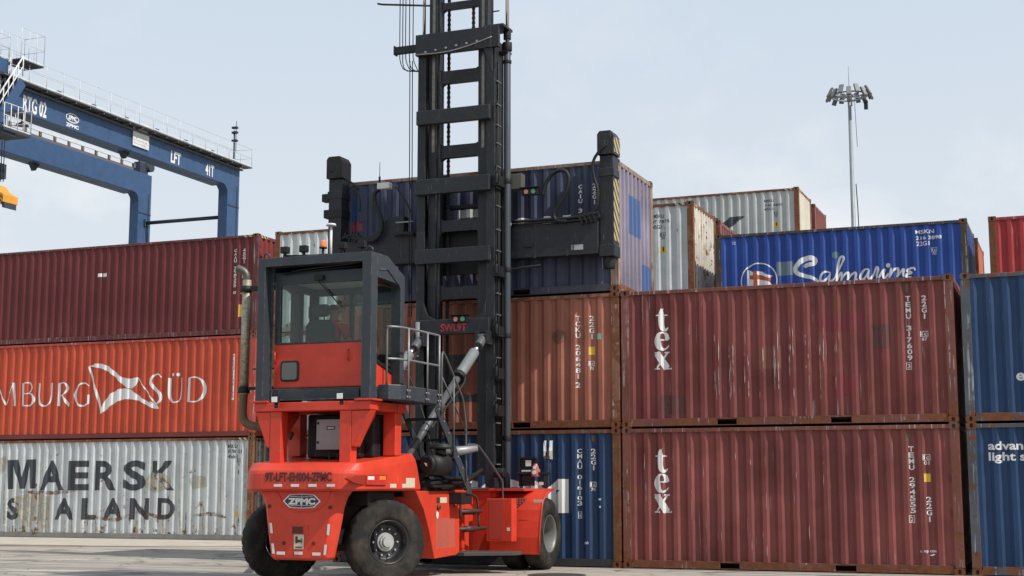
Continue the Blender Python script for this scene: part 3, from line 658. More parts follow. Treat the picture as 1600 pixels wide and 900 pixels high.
triangle(l1, 372, 737, 5, 6); A = Flat(); a = l1.px(366, 808); b = l1.px(372, 799); A.rect(a[0], a[1], b[0], b[1]); l1.mark(A, yellow_m, 'sticker')
for poly in ([(0, 716), (8, 712), (12, 716), (10, 730), (0, 742)], [(228, 748), (236, 738), (258, 740), (268, 752), (262, 764), (240, 770), (226, 762)], [(296, 752), (300, 742), (322, 745), (324, 760), (300, 764)], [(22, 776), (52, 770), (80, 776), (78, 812), (40, 815), (24, 806)]):
    A = Flat(); A.poly([l1.px(*p) for p in poly]); l1.mark(A, marking('cream_repaint', (0.47, 0.43, 0.34), .75), 'repaint_patch', eps=.0042)
A = Flat()
for xw, y0, y1, w in ((57, 755, 834, .13), (136, 762, 822, .05), (290, 800, 834, .07), (203, 803, 820, .10), (262, 775, 815, .06), (372, 800, 836, .06), (20, 805, 832, .05), (102, 800, 830, .04), (225, 790, 820, .07), (183, 800, 815, .06)):
    p = l1.px(xw, y0); q = l1.px(xw, y1); A.stroke([(p[0], p[1], w * .5), (p[0] + .01, (p[1] + q[1]) / 2, w), (q[0], q[1], w * .7)])
for pts in (((140, 806), (180, 812), (215, 800), (250, 808), (272, 803)), ((30, 768), (80, 770), (120, 766)), ((300, 806), (330, 803), (352, 808))): A.stroke([(*l1.px(*p), .06 + .05 * (i % 2)) for i, p in enumerate(pts)])
l1.mark(A, marking('rust_run', (0.20, 0.085, 0.035), .85), 'rust_stain', eps=.005)
rn_ = random.Random(12)
for xw, y0, y1, w in ((34, 770, 836, .10), (46, 770, 836, .12), (68, 760, 836, .14), (76, 772, 836, .10), (112, 790, 836, .08), (150, 800, 836, .10), (176, 796, 836, .10), (214, 798, 836, .12), (256, 790, 836, .09), (282, 690, 836, .06), (318, 790, 836, .12), (346, 700, 836, .05), (384, 700, 838, .10), (8, 740, 836, .12)):
    p = l1.px(xw, y0); q = l1.px(xw, y1); A = Flat(); A.stroke([(p[0], p[1], w * .3), (p[0], (p[1] + q[1]) / 2, w), (q[0], max(q[1], .17), w)]); l1.mark(A, marking('ochre_stain', (0.42, 0.34, 0.21), .80), 'dirt_stain', eps=.0022)
# flag emblem and lettering
def q4(pts): return [l2.px(x / 4, 540 + y / 4) for x, y in pts]
A = Flat()
A.poly(q4([(556, 130), (590, 113), (630, 112), (680, 130), (720, 165), (760, 198), (810, 207), (862, 197), (860, 220), (850, 250), (825, 268), (797, 266), (760, 240), (720, 198), (680, 165), (640, 145), (600, 136)]))
A.poly(q4([(628, 428), (636, 385), (655, 340), (690, 300), (740, 272), (785, 266), (820, 276), (850, 300), (890, 330), (930, 355), (965, 370), (985, 376), (996, 394), (960, 394), (920, 376), (870, 345), (820, 335), (770, 335), (720, 355), (680, 385), (650, 410)]))
A.poly(q4([(551, 131), (562, 134), (638, 395), (628, 428)])); A.poly(q4([(857, 200), (863, 200), (985, 378), (972, 378)]))
for pts in (((-60, 380, 7), (-28, 230, 7)), ((-28, 232, 16), (34, 370, 16)), ((34, 372, 7), (84, 234, 7)), ((84, 232, 22), (88, 378, 22))): A.stroke([(*l2.px(x / 4, 540 + y / 4), w * .0036) for x, y, w in pts])
def gl(ch, x0, x1, y0=232, y1=378): 
    a = l2.px(x0 / 4, 540 + y1 / 4); b = l2.px(x1 / 4, 540 + y0 / 4)
    def f(u, v, w): return (a[0] + (b[0] - a[0]) * u, a[1] + (b[1] - a[1]) * v, w * .078)
    S = {'B': [[(.16, 0, 1.2), (.12, 1, 1.2)], [(.12, .98, .45), (.6, 1, .5), (.82, .78, 1.0), (.55, .55, .4), (.2, .54, .3)], [(.5, .55, .35), (.85, .48, .8), (1, .25, 1.3), (.75, .03, .6), (.12, .015, .4)]],
         'U': [[(.1, 1, 1.2), (.1, .35, 1.2), (.25, .06, .9), (.55, .0, .5), (.82, .1, .5), (.93, .4, .55), (.94, 1, .5)]],
         'R': [[(.12, 0, 1.0), (.12, 1, .9)], [(.12, .98, .5), (.55, 1, .5), (.80, .75, 1.1), (.5, .5, .4), (.2, .46, .3)], [(.42, .48, .4), (.7, .2, 1.1), (1, .0, 1.1)]],
         'G': [[(.95, .86, .35), (.7, .99, .5), (.35, .92, .7), (.08, .5, 1.2), (.3, .08, .9), (.65, .0, .6), (.93, .1, .5)], [(.93, .08, .7), (.93, .48, .7)]],
         'S': [[(.9, .88, .3), (.65, 1, .5), (.25, .92, .8), (.12, .72, 1.2), (.4, .52, 1.3), (.8, .34, 1.4), (.85, .12, 1.0), (.5, .0, .5), (.1, .08, .3)]],
         'D': [[(.12, 0, 1.3), (.14, 1, 1.3)], [(.12, .985, .4), (.5, 1, .5), (.85, .85, .9), (1, .5, 1.5), (.85, .15, 1.0), (.5, .01, .5), (.12, .02, .4)]]}
    for st_ in S[ch]: A.stroke([f(*p) for p in st_])
gl('B', 128, 215); gl('U', 232, 328); gl('R', 355, 436); gl('G', 456, 562); gl('S', 928, 1018, 176, 366); gl('U', 1047, 1140, 200, 355); gl('D', 1162, 1280, 196, 352)
for x in (1082, 1114): d_ = l2.px(x / 4, 540 + 181 / 4); A.disc(d_[0], d_[1], .052)
l2.mark(A, white_big, 'company_lettering')
A = Flat(); a = l2.px(361.5, 625); b = l2.px(367.5, 553); A.rect(a[0], a[1], b[0], b[1]); l2.mark(A, white_m, 'number_plate')
A = Flat(); l2.col(A, 'FASU1138155', 364.5, 555, 622, .09); l2.mark(A, marking('red_stencil', (0.40, 0.05, 0.03), .1), 'identification_number', eps=.0062); triangle(l2, 373.5, 622, 5, 6)
A = Flat(); l3.col(A, 'CAAU 298255 0', 368, 389, 460, .12); l3.col(A, '45G1', 381.5, 388, 412, .12); l3.mark(A, white_m, 'identification_number')
A = Flat()
for x0, y0, x1, y1 in ((152, 427, 159, 433), (160, 426.5, 167, 432.5)): a = l3.px(x0, y1); b = l3.px(x1, y0); A.rect(a[0], a[1], b[0], b[1])
l3.mark(A, white_m, 'sticker')
triangle(l3, 378.5, 454, 9, 10); A = Flat(); a = l3.px(372, 495); b = l3.px(383, 475); A.rect(a[0], a[1], b[0], b[1]); a = l3.px(377, 434); b = l3.px(383, 420); A.rect(a[0], a[1], b[0], b[1]); l3.mark(A, yellow_m, 'sticker')

# rear row behind the handler and to the right
r1 = Container('shipping_container', 'brown container on the ground seen through the frame under the cab', XL + .56, YB, 0, L40, H40, P_bro, GB)
b = MB(); b.box((.22, .002, H40 - .094), (.75, .0055, H40 - .035)); b.build('height_warning_stripes', stripes('hazard_stripes', 0, 0), r1.e)
r2 = Container('shipping_container', 'grey white container seen between the exhaust and the cab frame above a brown one', XL + .56, YB, H40, L40, H40, P_k, GB)
r3 = Container('shipping_container', 'white container with rusted posts and sunlit end between the purple and royal blue ones', XL + .56, YB, 2 * H40, L40, H40, P_whi, GB); hc_marks(r3)
A = Flat()
for k, (t, x0, x1) in enumerate((('MSKU', 1021, 1037), ('797 7875', 1013, 1046), ('45G1', 1019, 1034))): r3.word(A, t, x0, 334 + 8.5 * k, x1, 341 + 8.5 * k, weight=.02)
r3.ic(A, 1031, 363, 1040, 374, '70'); r3.mark(A, black_m, 'identification_number'); triangle(r3, 1036, 388, 15, 13)
r4 = Container('shipping_container', 'royal blue container with white script lettering and a flag in a circle', -.31, YB, 2 * H20, L20, H20, P_salm, GB)
A = Flat()
def q5(x, y): return r4.px(1130 + x / 5, 360 + y / 5)
d_ = q5(280, 396); rr_ = (q5(425, 396)[0] - q5(135, 396)[0]) / 2; A.annulus(d_[0], d_[1], rr_, rr_, .03, 56); A.rect(*q5(193, 520), *q5(203, 310))
A.poly([q5(*p) for p in [(206, 312), (232, 325), (232, 352), (206, 350)]]); A.poly([q5(*p) for p in [(262, 318), (300, 320), (340, 345), (384, 350), (368, 372), (330, 362), (300, 350), (262, 345)]])
A.poly([q5(*p) for p in [(206, 380), (236, 385), (236, 430), (206, 430)]]); A.poly([q5(*p) for p in [(268, 382), (300, 384), (340, 395), (360, 400), (384, 425), (340, 440), (268, 430)]])
S_ = [[(700, 262), (640, 280), (655, 268), (700, 262), (718, 235), (690, 215), (640, 222), (590, 255), (562, 300), (580, 335), (640, 355), (700, 372), (748, 400)],
      [(838, 330), (800, 322), (768, 345), (758, 385), (775, 400), (810, 375), (836, 335)], [(836, 335), (826, 380), (840, 396), (868, 380)],
      [(868, 380), (905, 300), (930, 250), (942, 215), (925, 204), (905, 225), (895, 290), (888, 350), (884, 398)], [(884, 398), (905, 350), (922, 330), (925, 360), (918, 394)], [(918, 394), (945, 350), (975, 330), (978, 360), (970, 388)], [(970, 388), (1000, 345), (1030, 330), (1036, 350), (1028, 388), (1050, 380)],
      [(1140, 305), (1105, 305), (1080, 335), (1072, 372), (1092, 382), (1120, 350), (1142, 308)], [(1142, 308), (1132, 360), (1150, 378), (1175, 340)], [(1175, 340), (1190, 300), (1200, 285), (1210, 305), (1200, 345), (1200, 374)], [(1215, 372), (1240, 330), (1262, 300)], [(1262, 300), (1250, 350), (1262, 372), (1290, 335)], [(1312, 292), (1304, 330), (1298, 370)], [(1298, 370), (1330, 310), (1362, 296), (1366, 320), (1356, 364)], [(1356, 364), (1385, 325), (1410, 305), (1406, 340), (1412, 362)],
      [(1500, 312), (1488, 292), (1450, 300), (1440, 318), (1470, 328), (1435, 345), (1432, 365), (1470, 362)]]
for i, ln in enumerate(S_):
    n = len(ln); A.stroke([(*q5(*p), (.060 if i else .125) * (.45 + .55 * math.sin(math.pi * (k + .4) / n))) for k, p in enumerate(ln)], 5)
d_ = q5(1288, 272); A.disc(d_[0], d_[1], .055)
for k, (t, x0, x1) in enumerate((('MSKN', 1430, 1459), ('216 3898', 1431, 1471), ('22G1', 1432, 1452))): r4.word(A, t, x0, 357.5 + 9.3 * k, x1, 365.5 + 9.3 * k, weight=.015)
r4.ic(A, 1455, 386, 1464, 398, '70'); r4.word(A, 'm', 1144, 377, 1149, 379.5); a = r4.px(1144, 382); b = r4.px(1149, 380.8); A.rect(a[0], a[1], b[0], b[1]); r4.mark(A, white_big, 'company_lettering')
A = Flat(); A.poly([q5(*p) for p in [(235, 318), (258, 318), (262, 345), (300, 352), (340, 368), (375, 375), (372, 398), (330, 392), (268, 380), (270, 430), (238, 430), (236, 384), (208, 378), (208, 352), (233, 352)]]); r4.mark(A, marking('flag_cross', (0.50, 0.09, 0.04), .1), 'flag_cross', eps=.006)
patches(r4, [(1214, 408, 1239, 431)], 'grey_green_patch', (0.16, 0.22, 0.26), wear=.05)
A = Flat(); d_ = q5(876, 192); A.disc(d_[0], d_[1], .085); r4.mark(A, marking('round_sticker', (0.10, 0.22, 0.24), .35), 'sticker')
r5 = Container('shipping_container', 'bright red container with rusted corner post rising behind the stacked blue containers', 6.22, YB, 2 * H20, L20, H20, P_red, GB)
r6 = Container('shipping_container', 'orange container of which only the sunlit end shows beside the royal blue one', 5.80 - L20, 11.9, 2 * H20, L20, H20, P_ora, GB)
r7 = Container('shipping_container', 'red container of which only the end shows behind the white rusted one', -.85 - L40, 11.9, 2 * H40, L40, H40, P_bro, GB)
r8 = Container('shipping_container', 'grey white container farthest up behind, with a big black letter on its side', -.5 - L40, 22.0, 3 * H40, L40, H40, P_k, GB); hc_marks(r8)
A = Flat(); a = r8.px(1115, 372); b = r8.px(1172, 337); A.text('MAERSK', b[0] - 7.6, a[1] - .35, b[0] - .12, b[1], .05, slant=.1); r8.mark(A, marking('black_lettering', 0, 0), 'company_lettering')
A = Flat()
for k, (t, x0, x1) in enumerate((('MSKU', 1194, 1209), ('746 5805', 1195, 1222), ('45G1', 1194, 1208))): r8.word(A, t, x0, 311 + 6.6 * k, x1, 316 + 6.6 * k, weight=.02)
r8.ic(A, 1209, 330, 1216, 339, '70'); r8.mark(A, black_m, 'identification_number'); triangle(r8, 1213.5, 349, 13, 11)
r9 = Container('shipping_container', 'red container behind the farthest grey white one, only its end showing', -.5 - L40, 25.2, 3 * H40, L40, H40, P_bro, GB)

# ---------------------------------------------------------------- the empty container handler
HLOC = Vector((-3.06, -3.2, 0))
hand = empty('container_handler', HLOC, 'orange red mast truck with dark grey cab and tall black mast gripping a container', 'container handler')
HINV = Matrix.Translation(-HLOC)
def hb(mb, name, mt, **k):
    o = mb.build(name, mt, hand, **k); o.matrix_parent_inverse = HINV; return o
def hflat(A, name, mt, place, parent=None):
    o = A.build(name, mt, parent or hand, place)
    if not parent: o.matrix_parent_inverse = HINV
    return o
red = gloss('machine_red', (0.60, 0.050, 0.024), 0.36, 0.20, coat=0.06, scuff=.45, dust=(.13,.028,.018), grain=4, edge=.55, edgecol=(.20,.06,.04))
grey = gloss('cab_grey', (0.033, 0.043, 0.053), 0.42, 0.25, scuff=.3, edge=.5)
mastm = gloss('mast_charcoal', (0.015, 0.018, 0.022), 0.48, 0.35, scuff=.6, dust=(.05,.043,.036), edge=.7, edgecol=(.10,.09,.08))
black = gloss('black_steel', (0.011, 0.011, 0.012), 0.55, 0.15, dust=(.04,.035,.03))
rubber = gloss('tyre_rubber', (0.019, 0.018, 0.017), 0.8, 0.85, bump=0.25, grain=3.5, dust=(.080,.064,.052), spec=.2)
steel = gloss('galvanised_steel', (0.24, 0.245, 0.25), 0.42, 0.3, metal=0.5)
silver = gloss('silver_paint', (0.30, 0.30, 0.295), 0.42, 0.4, metal=0.4)
chrome = gloss('chrome_rod', (0.75, 0.76, 0.78), 0.12, 0.02, metal=1.0)
lgrey = gloss('light_grey_paint', (0.17, 0.185, 0.19), 0.45, 0.2)
boxgrey = gloss('control_box_grey', (0.26, 0.275, 0.285), 0.5, 0.1)
hose = gloss('hose_rubber', (0.010, 0.010, 0.011), 0.55, 0.3, dust=(.03,.028,.025))
pipe_m = gloss('exhaust_pipe', (0.42, 0.37, 0.28), 0.45, 0.9, metal=0.6, bump=0.5, grain=24)
rustpipe = gloss('rusty_pipe', (0.17, 0.10, 0.06), 0.7, 0.5, bump=0.5)
white_s = gloss('white_plastic', (0.66, 0.66, 0.64), 0.4, 0.2)
stick_w = marking('reflector_white', (0.80, 0.76, 0.72), 0.02); stick_r = marking('reflector_red', (0.62, 0.10, 0.08), 0.02); stick_k = marking('sticker_black', (0.03, 0.03, 0.03), 0.02)
txt_dark = marking('dark_red_stencil', (0.10, 0.014, 0.012), 0.15); logo_w = marking('logo_white', (0.78, 0.78, 0.78), 0.02); logo_k = marking('logo_navy', (0.03, 0.035, 0.05), 0.02)
XC = -3.06
# chassis under the decks
b = MB(); b.box((-3.52, -6.40, .62), (-2.62, -4.41, 1.42)); b.box((-3.9, -5.9, 1.2), (-2.25, -5.0, 1.42)); hb(b, 'rear_frame', black, bevel=.02)  # rear of the chassis, coloured black for the shade in the wheel wells
b = MB(); b.box((-3.62, -4.4, .62), (-2.5, -1.0, 1.32)); b.box((-3.75, -4.3, .40), (-2.32, -2.6, .619)); hb(b, 'chassis', red, bevel=.02)
b = MB(); b.box((-4.0, -5.75, .50), (-2.2, -5.4, .85)); hb(b, 'axle', black, bevel=.02)
b = MB(); b.cyl((-4.2, -.9, .65), (-1.9, -.9, .65), .22, n=20); b.box((-3.5, -1.25, .42), (-2.6, -.55, .88)); hb(b, 'axle', black, bevel=.02)
# counterweight: a lower block between the rear wheels, a wide upper band with a sloping ledge
rings = []
for y, k in ((-6.62, 0), (-6.58, .02), (-6.46, .085), (-6.38, .10)):
    half = [(.70, 1.435), (.62, 1.33), (.575, 1.18), (.555, 1.0), (.515, .70), (.475, .44), (.43, .395)]
    o_ = 0.03 if y == -6.62 else 0
    rings.append([(XC + (h - o_) + k * (.3 + .7 * (z - .4)), y, min(z, 1.435) + (o_ if z < .5 else 0)) for h, z in half] + [(XC - (h - o_) - k * (.3 + .7 * (z - .4)), y, z + (o_ if z < .5 else 0)) for h, z in half[::-1]])
b = MB(); b.loft(rings); lower = hb(b, 'counterweight', red, bevel=.012)
def foot(ins_r, ins_s, yend):
    pts = []; hw = 1.0
    for k in range(9):    # rear right corner, swept round
        t = R(-90 + 90 * k / 8); rr = .42
        cx, cyy = XC + hw - rr, -6.78 + rr
        nx, ny = math.cos(t), math.sin(t)
        pts.append((cx + rr * nx - nx * ins_s, cyy + rr * ny * 1.0 - ny * ins_r))
    pts.append((XC + hw - ins_s, yend)); L = [(2 * XC - x, y) for x, y in pts[::-1]]
    return pts + L
def band_ring(ins_r, ins_s, z0, zf, yend):
    out = []
    for x, y in foot(ins_r, ins_s, yend):
        t = min(1, max(0, (y + 6.3) / 1.6)); out.append((x, y, z0 + (zf - z0) * t))
    return out
b = MB(); b.loft([band_ring(.05, .03, 1.43, 1.43, -4.42), band_ring(0, 0, 1.46, 1.46, -4.43), band_ring(0, 0, 1.69, 1.80, -4.56), band_ring(.02, .005, 1.74, 1.92, -4.62), band_ring(.16, .03, 1.845, 2.02, -4.70), band_ring(.20, .05, 1.855, 2.03, -4.70)])
band = hb(b, 'counterweight_band', red, bevel=.012, angle=25)
# writing and reflectors on the band (rear) and lower block
yb = -6.783
def rear(u, v, l): return (u, yb - l - .003, v)
def px_y(x, y, Y): p = on_y(x, y, Y); return p.x, p.z
A = Flat(); a = px_y(414, 756, yb); c = px_y(518, 741, yb); A.text('9T-LFT-EH004-ZPMC', a[0], 1.58, c[0], 1.71, .045); hflat(A, 'serial_lettering', txt_dark, rear)
for x in (435, 461.5, 489, 517.5):
    a = px_y(x - 7, 760, yb); c = px_y(x + 6, 760, yb); o1 = hflat(Flat().rect(a[0], 1.495, c[0], 1.535), 'reflective_strip', stick_w, rear); hflat(Flat().rect(a[0], 1.487, c[0], 1.495), 'red_edge', stick_r, rear, o1)
yl = -6.622
def rear2(u, v, l): return (u, yl - l - .003, v)
for x, y in ((439, 864), (466.5, 864), (494.5, 865.5)):
    a = px_y(x - 6.5, y, yl); c = px_y(x + 6.5, y, yl); o1 = hflat(Flat().rect(a[0], a[1] - .022, c[0], a[1] + .022), 'reflective_strip', stick_w, rear2); hflat(Flat().rect(a[0], a[1] - .032, c[0], a[1] - .022), 'red_edge', stick_r, rear2, o1)
for x0, y0, x1, y1 in ((423, 817, 424.5, 833), (426, 849, 427.5, 865), (514, 819, 512.5, 836), (509, 851, 507.5, 867)):
    a = px_y(x0, y0, yl); c = px_y(x1, y1, yl); o1 = hflat(Flat().poly([(a[0] - .022, a[1]), (a[0] + .022, a[1]), (c[0] + .022, c[1]), (c[0] - .022, c[1])]), 'reflective_strip', stick_w, rear2); hflat(Flat().poly([(a[0] + .022, a[1]), (a[0] + .03, a[1]), (c[0] + .03, c[1]), (c[0] + .022, c[1])]), 'red_edge', stick_r, rear2, o1)
def zpmc(cx, cz, w, h, place, parent=None):
    def hexa(k): return [(cx - w / 2 * k, cz), (cx - w * .33 * k, cz + h * .45 * k), (cx, cz + h / 2 * k), (cx + w * .33 * k, cz + h * .45 * k), (cx + w / 2 * k, cz), (cx + w * .33 * k, cz - h * .45 * k), (cx, cz - h / 2 * k), (cx - w * .33 * k, cz - h * .45 * k)]
    A = Flat().poly(hexa(1.0)); o1 = hflat(A, 'badge', logo_w, lambda u, v, l: place(u, v, l), parent)
    A = Flat().poly(hexa(.90)); hflat(A, 'badge_field', logo_k, lambda u, v, l: place(u, v, l + .003), o1)
    A = Flat().text('ZPMC', cx - w * .36, cz - h * .21, cx + w * .36, cz + h * .21, .06)
    for dz in (.33, -.33): A.stroke([(cx - w * .3, cz + h * dz, h * .03), (cx, cz + h * dz * .9, h * .03), (cx + w * .3, cz + h * dz, h * .03)])
    A.stroke([(cx, cz + h * .45, h * .03), (cx + w * .02, cz, h * .02), (cx, cz - h * .45, h * .03)])
    hflat(A, 'badge_lettering', logo_w, lambda u, v, l: place(u, v, l + .006), o1)
p = px_y(471.5, 783, yl); zpmc(p[0], p[1], .66, .215, rear2)
b = MB(); p = px_y(468, 828, yl)
b.ring([(p[0] - .155, p[1] - .07), (p[0] + .155, p[1] - .07), (p[0] + .155, p[1] + .065), (p[0] - .155, p[1] + .065)], [(p[0] - .125, p[1] - .055), (p[0] + .125, p[1] - .055), (p[0] + .125, p[1] + .05), (p[0] - .125, p[1] + .05)], 'y', yl - .006, yl + .01); hb(b, 'tow_slot', red)
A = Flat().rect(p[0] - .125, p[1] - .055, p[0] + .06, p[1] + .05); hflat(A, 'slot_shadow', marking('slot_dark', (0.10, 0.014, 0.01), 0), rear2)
p = px_y(467, 846.5, yl); A = Flat().rect(p[0] - .085, p[1] - .11, p[0] + .085, p[1] + .11); o1 = hflat(A, 'plate_label', marking('label_cream', (0.62, 0.55, 0.42), .02), rear2)
A = Flat().rect(p[0] - .06, p[1] - .02, p[0] - .02, p[1] + .08).rect(p[0] - .02, p[1] - .01, p[0] + .04, p[1] + .03).rect(p[0] + .045, p[1] - .02, p[0] + .06, p[1] + .06).rect(p[0] - .06, p[1] - .09, p[0] + .06, p[1] - .075); hflat(A, 'label_symbol', stick_k, lambda u, v, l: rear2(u, v, l + .003), o1)
for x, y in ((421, 791), (516, 793), (443.5, 848.5), (490, 849)): p = on_y(x, y, yl); hb(MB().cyl((p.x, yl - .012, p.z), (p.x, yl + .01, p.z), .028, n=12), 'bolt_plug', gloss('plug_dark', (0.10, 0.02, 0.015), .6, .2))
pts_ = [on_y(x, y, yl) for x, y in ((433, 769), (440, 783), (450, 795), (464, 800), (482, 800), (498, 796), (509, 785), (517, 769))]
hb(MB().tube([(p.x, yl + .004, p.z) for p in pts_], .016, 8, smooth=2), 'pressed_edge', red)
# tail lamps
lampred = lamp_mat('lamp_red', (0.55, 0.03, 0.02)); lampamb = lamp_mat('lamp_amber', (0.80, 0.22, 0.03)); lampwhite = lamp_mat('lamp_clear', (0.75, 0.75, 0.72))
p = on_y(401, 749, -6.5); b = MB(); b.cyl((p.x, -6.62, p.z), (p.x, -6.40, p.z), .085, n=20); t_ = hb(b, 'tail_lamp', black)
b = MB(); b.cyl((p.x, -6.645, p.z), (p.x, -6.62, p.z), .065, n=20); b.build('lens', lampred, t_)
XS = XC + 1.0
def sp_(x, y): q = on_x(x, y, XS); return (q.y, q.z)
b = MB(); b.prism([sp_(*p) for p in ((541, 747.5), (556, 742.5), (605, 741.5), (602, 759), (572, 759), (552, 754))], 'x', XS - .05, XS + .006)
t_ = hb(b, 'tail_lamp', gloss('lamp_recess_shade', (0.30, 0.028, 0.016), .4, .2), bevel=.005)  # darker red plate stands in for the shade of a lamp recess
for x0, y0, x1, y1, mm_, pr_ in ((571, 743.5, 601, 757.5, lampred, .030), (572, 744.2, 582, 750, lampwhite, .036), (590.5, 744, 600, 750, lampamb, .036)):
    a, c = sp_(x0, y1), sp_(x1, y0); b = MB(); b.box((XS + .0065, a[0], a[1]), (XS + pr_, c[0], c[1])); b.build('lens', mm_, t_, bevel=.008)
for x0, y0, x1, y1 in ((609, 756, 619, 762), (628, 756, 634, 762), (634, 747, 648, 762)):
    a = on_x(x0, y1, XS); c = on_x(x1, y0, XS); hflat(Flat().rect(a.y, a.z, c.y, c.z), 'safety_label', marking('label_cream', 0, 0), lambda u, v, l: (XS + .004 + l, u, v))
# pedestal under the cab
b = MB(); zt = 2.80
for xs in (-3.70, -2.47):
    b.box((xs - .10, -6.28, 1.83), (xs + .10, -6.08, 2.66))
    s_ = 1 if xs > XC else -1
    b.prism([(xs + s_ * .101, 2.655), (xs + s_ * .101, 2.10), (xs + s_ * .16, 2.10), (XC + s_ * 1.02, 2.655)], 'y', -6.275, -6.085)
for xs in (-3.92, -2.20): b.box((xs - .11, -5.32, 1.98), (xs + .11, -5.10, 2.66))
for s_ in (-1, 1): b.prism([(-6.079, 2.12), (-6.079, 2.655), (-5.50, 2.655)], 'x', XC + s_ * .69 - .05, XC + s_ * .69 + .05)
b.box((XC - 1.03, -6.30, 2.661), (XC + 1.03, -6.06, zt)); b.box((XC - 1.03, -5.34, 2.661), (XC + 1.03, -5.06, zt))
for s_ in (-1, 1): b.box((XC + s_ * .90 - .11, -6.058, 2.661), (XC + s_ * .90 + .11, -5.342, zt - .002))
hb(b, 'cab_pedestal', red, bevel=.012)
b = MB()
for s_ in (-1, 1): b.box((XC + s_ * .93 - .16, -6.34, zt + .001), (XC + s_ * .93 + .16, -6.02, zt + .03))
hb(b, 'mounting_plate', red, bevel=.006)
b = MB(); b.box((-3.55, -5.55, 1.95), (-2.36, -4.95, 2.64)); b.box((-3.3, -5.75, 1.95), (-2.5, -5.56, 2.2)); hb(b, 'hydraulic_tank', black, bevel=.03)
a = on_y(493.5, 703, -5.92); c = on_y(538, 654.5, -5.92)
b = MB(); b.box((a.x, -5.92, a.z), (c.x, -5.68, c.z)); t_ = hb(b, 'control_box', boxgrey, bevel=.012)
A = Flat().rect(a.x + (c.x - a.x) * .38, a.z + .31, a.x + (c.x - a.x) * .68, a.z + .37); o1 = A.build('name_badge', logo_k, t_, lambda u, v, l: (u, -5.923 - l, v))
A = Flat().text('ZPMC', a.x + (c.x - a.x) * .41, a.z + .325, a.x + (c.x - a.x) * .65, a.z + .355, .03); A.build('badge_lettering', logo_w, o1, lambda u, v, l: (u, -5.926 - l, v))
b = MB()
for dz in (.10, .40): b.box((a.x + .02, -5.935, a.z + dz), (a.x + .05, -5.921, a.z + dz + .035))
b.build('latch', black, t_)
b = MB(); p = on_y(515, 712, -5.9); b.tube([(p.x, -5.85, a.z), (p.x - .02, -5.9, a.z - .12), (p.x + .03, -5.88, a.z - .2)], .018, smooth=1); b.tube([(p.x + .1, -5.85, a.z), (p.x + .1, -5.85, a.z - .2)], .014); hb(b, 'cable', hose)
# work lamps below the cab
for x in (430.5, 532.5):
    p = on_y(x, 624.5 if x < 500 else 619, -6.42); b = MB(); b.box((p.x - .06, -6.45, p.z - .05), (p.x + .06, -6.38, p.z + .05)); b.box((p.x - .02, -6.43, p.z - .13), (p.x + .02, -6.36, p.z - .05)); t_ = hb(b, 'work_lamp', black, bevel=.01)
    b = MB(); b.box((p.x - .05, -6.462, p.z - .042), (p.x + .05, -6.451, p.z + .042)); b.build('lens', lampwhite, t_, bevel=.004)

# cab: outer protective frame
z0, z1 = 2.831, 5.11; xl, xr = XC - 1.03, XC + 1.0
b = MB(); b.ring([(xl, z0), (xr, z0), (xr, z1), (xl, z1)], [(xl + .13, z0 + .02), (xr - .16, z0 + .02), (xr - .16, z1 - .14), (xl + .13, z1 - .14)], 'y', -6.27, -6.07)
for s_, xa, xb in ((1, xr - .17, xr), (-1, xl, xl + .17)):
    out = [(-6.068, z0), (-5.10, z0), (-5.10, 4.86), (-5.72, z1 + .0), (-6.068, z1)]
    inn = [(-6.06, z0 + .14), (-5.24, z0 + .14), (-5.24, 4.66), (-5.44, 4.72), (-6.06, 4.74)]
    b.ring(out, inn, 'x', xa, xb)
b.prism([(-5.70, z1 - .06), (-5.10, 4.80), (-5.10, 4.858), (-5.72, z1 - .002)], 'x', xl + .171, xr - .171)
b.box((xl + .171, -6.066, z1 - .10), (xr - .171, -5.70, z1 - .003)); hb(b, 'cab_frame', grey, bevel=.035, seg=3)
b = MB(); b.tube([(xr + .006, -6.0, 4.86), (xr + .006, -5.73, 4.90), (xr + .006, -5.3, 4.68)], .012, 6); hb(b, 'frame_weld', grey)
# inner cab shell
xa, xb, ya, yc = XC - .78, XC + .76, -6.02, -4.78
a = on_y(425, 606, ya); zb_ = 3.04; zw = 3.74; zr = 4.70
b = MB(); b.box((xa - .08, ya, zb_), (xb + .08, ya + .05, zw)); rp = hb(b, 'rear_panel', red, bevel=.02)
p = on_y(453, 580, ya); b = MB(); b.prism(rrect(p.x - .165, p.z - .165, p.x + .165, p.z + .165, .05), 'y', ya - .022, ya - .001); hb_ = b.build('small_window', black, rp, bevel=.008)
b = MB(); b.prism(rrect(p.x - .135, p.z - .135, p.x + .135, p.z + .135, .04), 'y', ya - .026, ya - .0225); b.build('pane', lamp_mat('dark_pane', (0.05, 0.055, 0.045)), hb_)
b = MB()
for x, y0, y1 in ((431.5, 551, 566), (544.5, 546, 563)):
    q0, q1 = on_y(x, y1, ya), on_y(x, y0, ya); b.tube([(q0.x, ya, q0.z), (q0.x, ya - .04, q0.z + .01), (q1.x, ya - .04, q1.z - .01), (q1.x, ya, q1.z)], .011, 6)
b.build('grab_handle', red, rp)
b = MB(); b.ring([(xa - .08, zw + .002), (xb + .08, zw + .002), (xb + .08, 4.90), (xa - .08, 4.90)], rrect(xa + .03, zw + .03, xb - .05, zr, .05)[0:1] * 0 + [(xa + .03, zw + .03), (xb - .05, zw + .03), (xb - .05, zr), (xa + .03, zr)], 'y', ya, ya + .06); wf = hb(b, 'rear_window', grey, bevel=.012)
gl_m = glass('cab_glass', (0.84, 0.90, 0.87)); gl_s = glass('side_glass', (0.82, 0.88, 0.86))
b = MB(); b.box((xa + .031, ya + .02, zw + .031), (xb - .051, ya + .028, zr - .001)); b.build('pane', gl_m, wf)
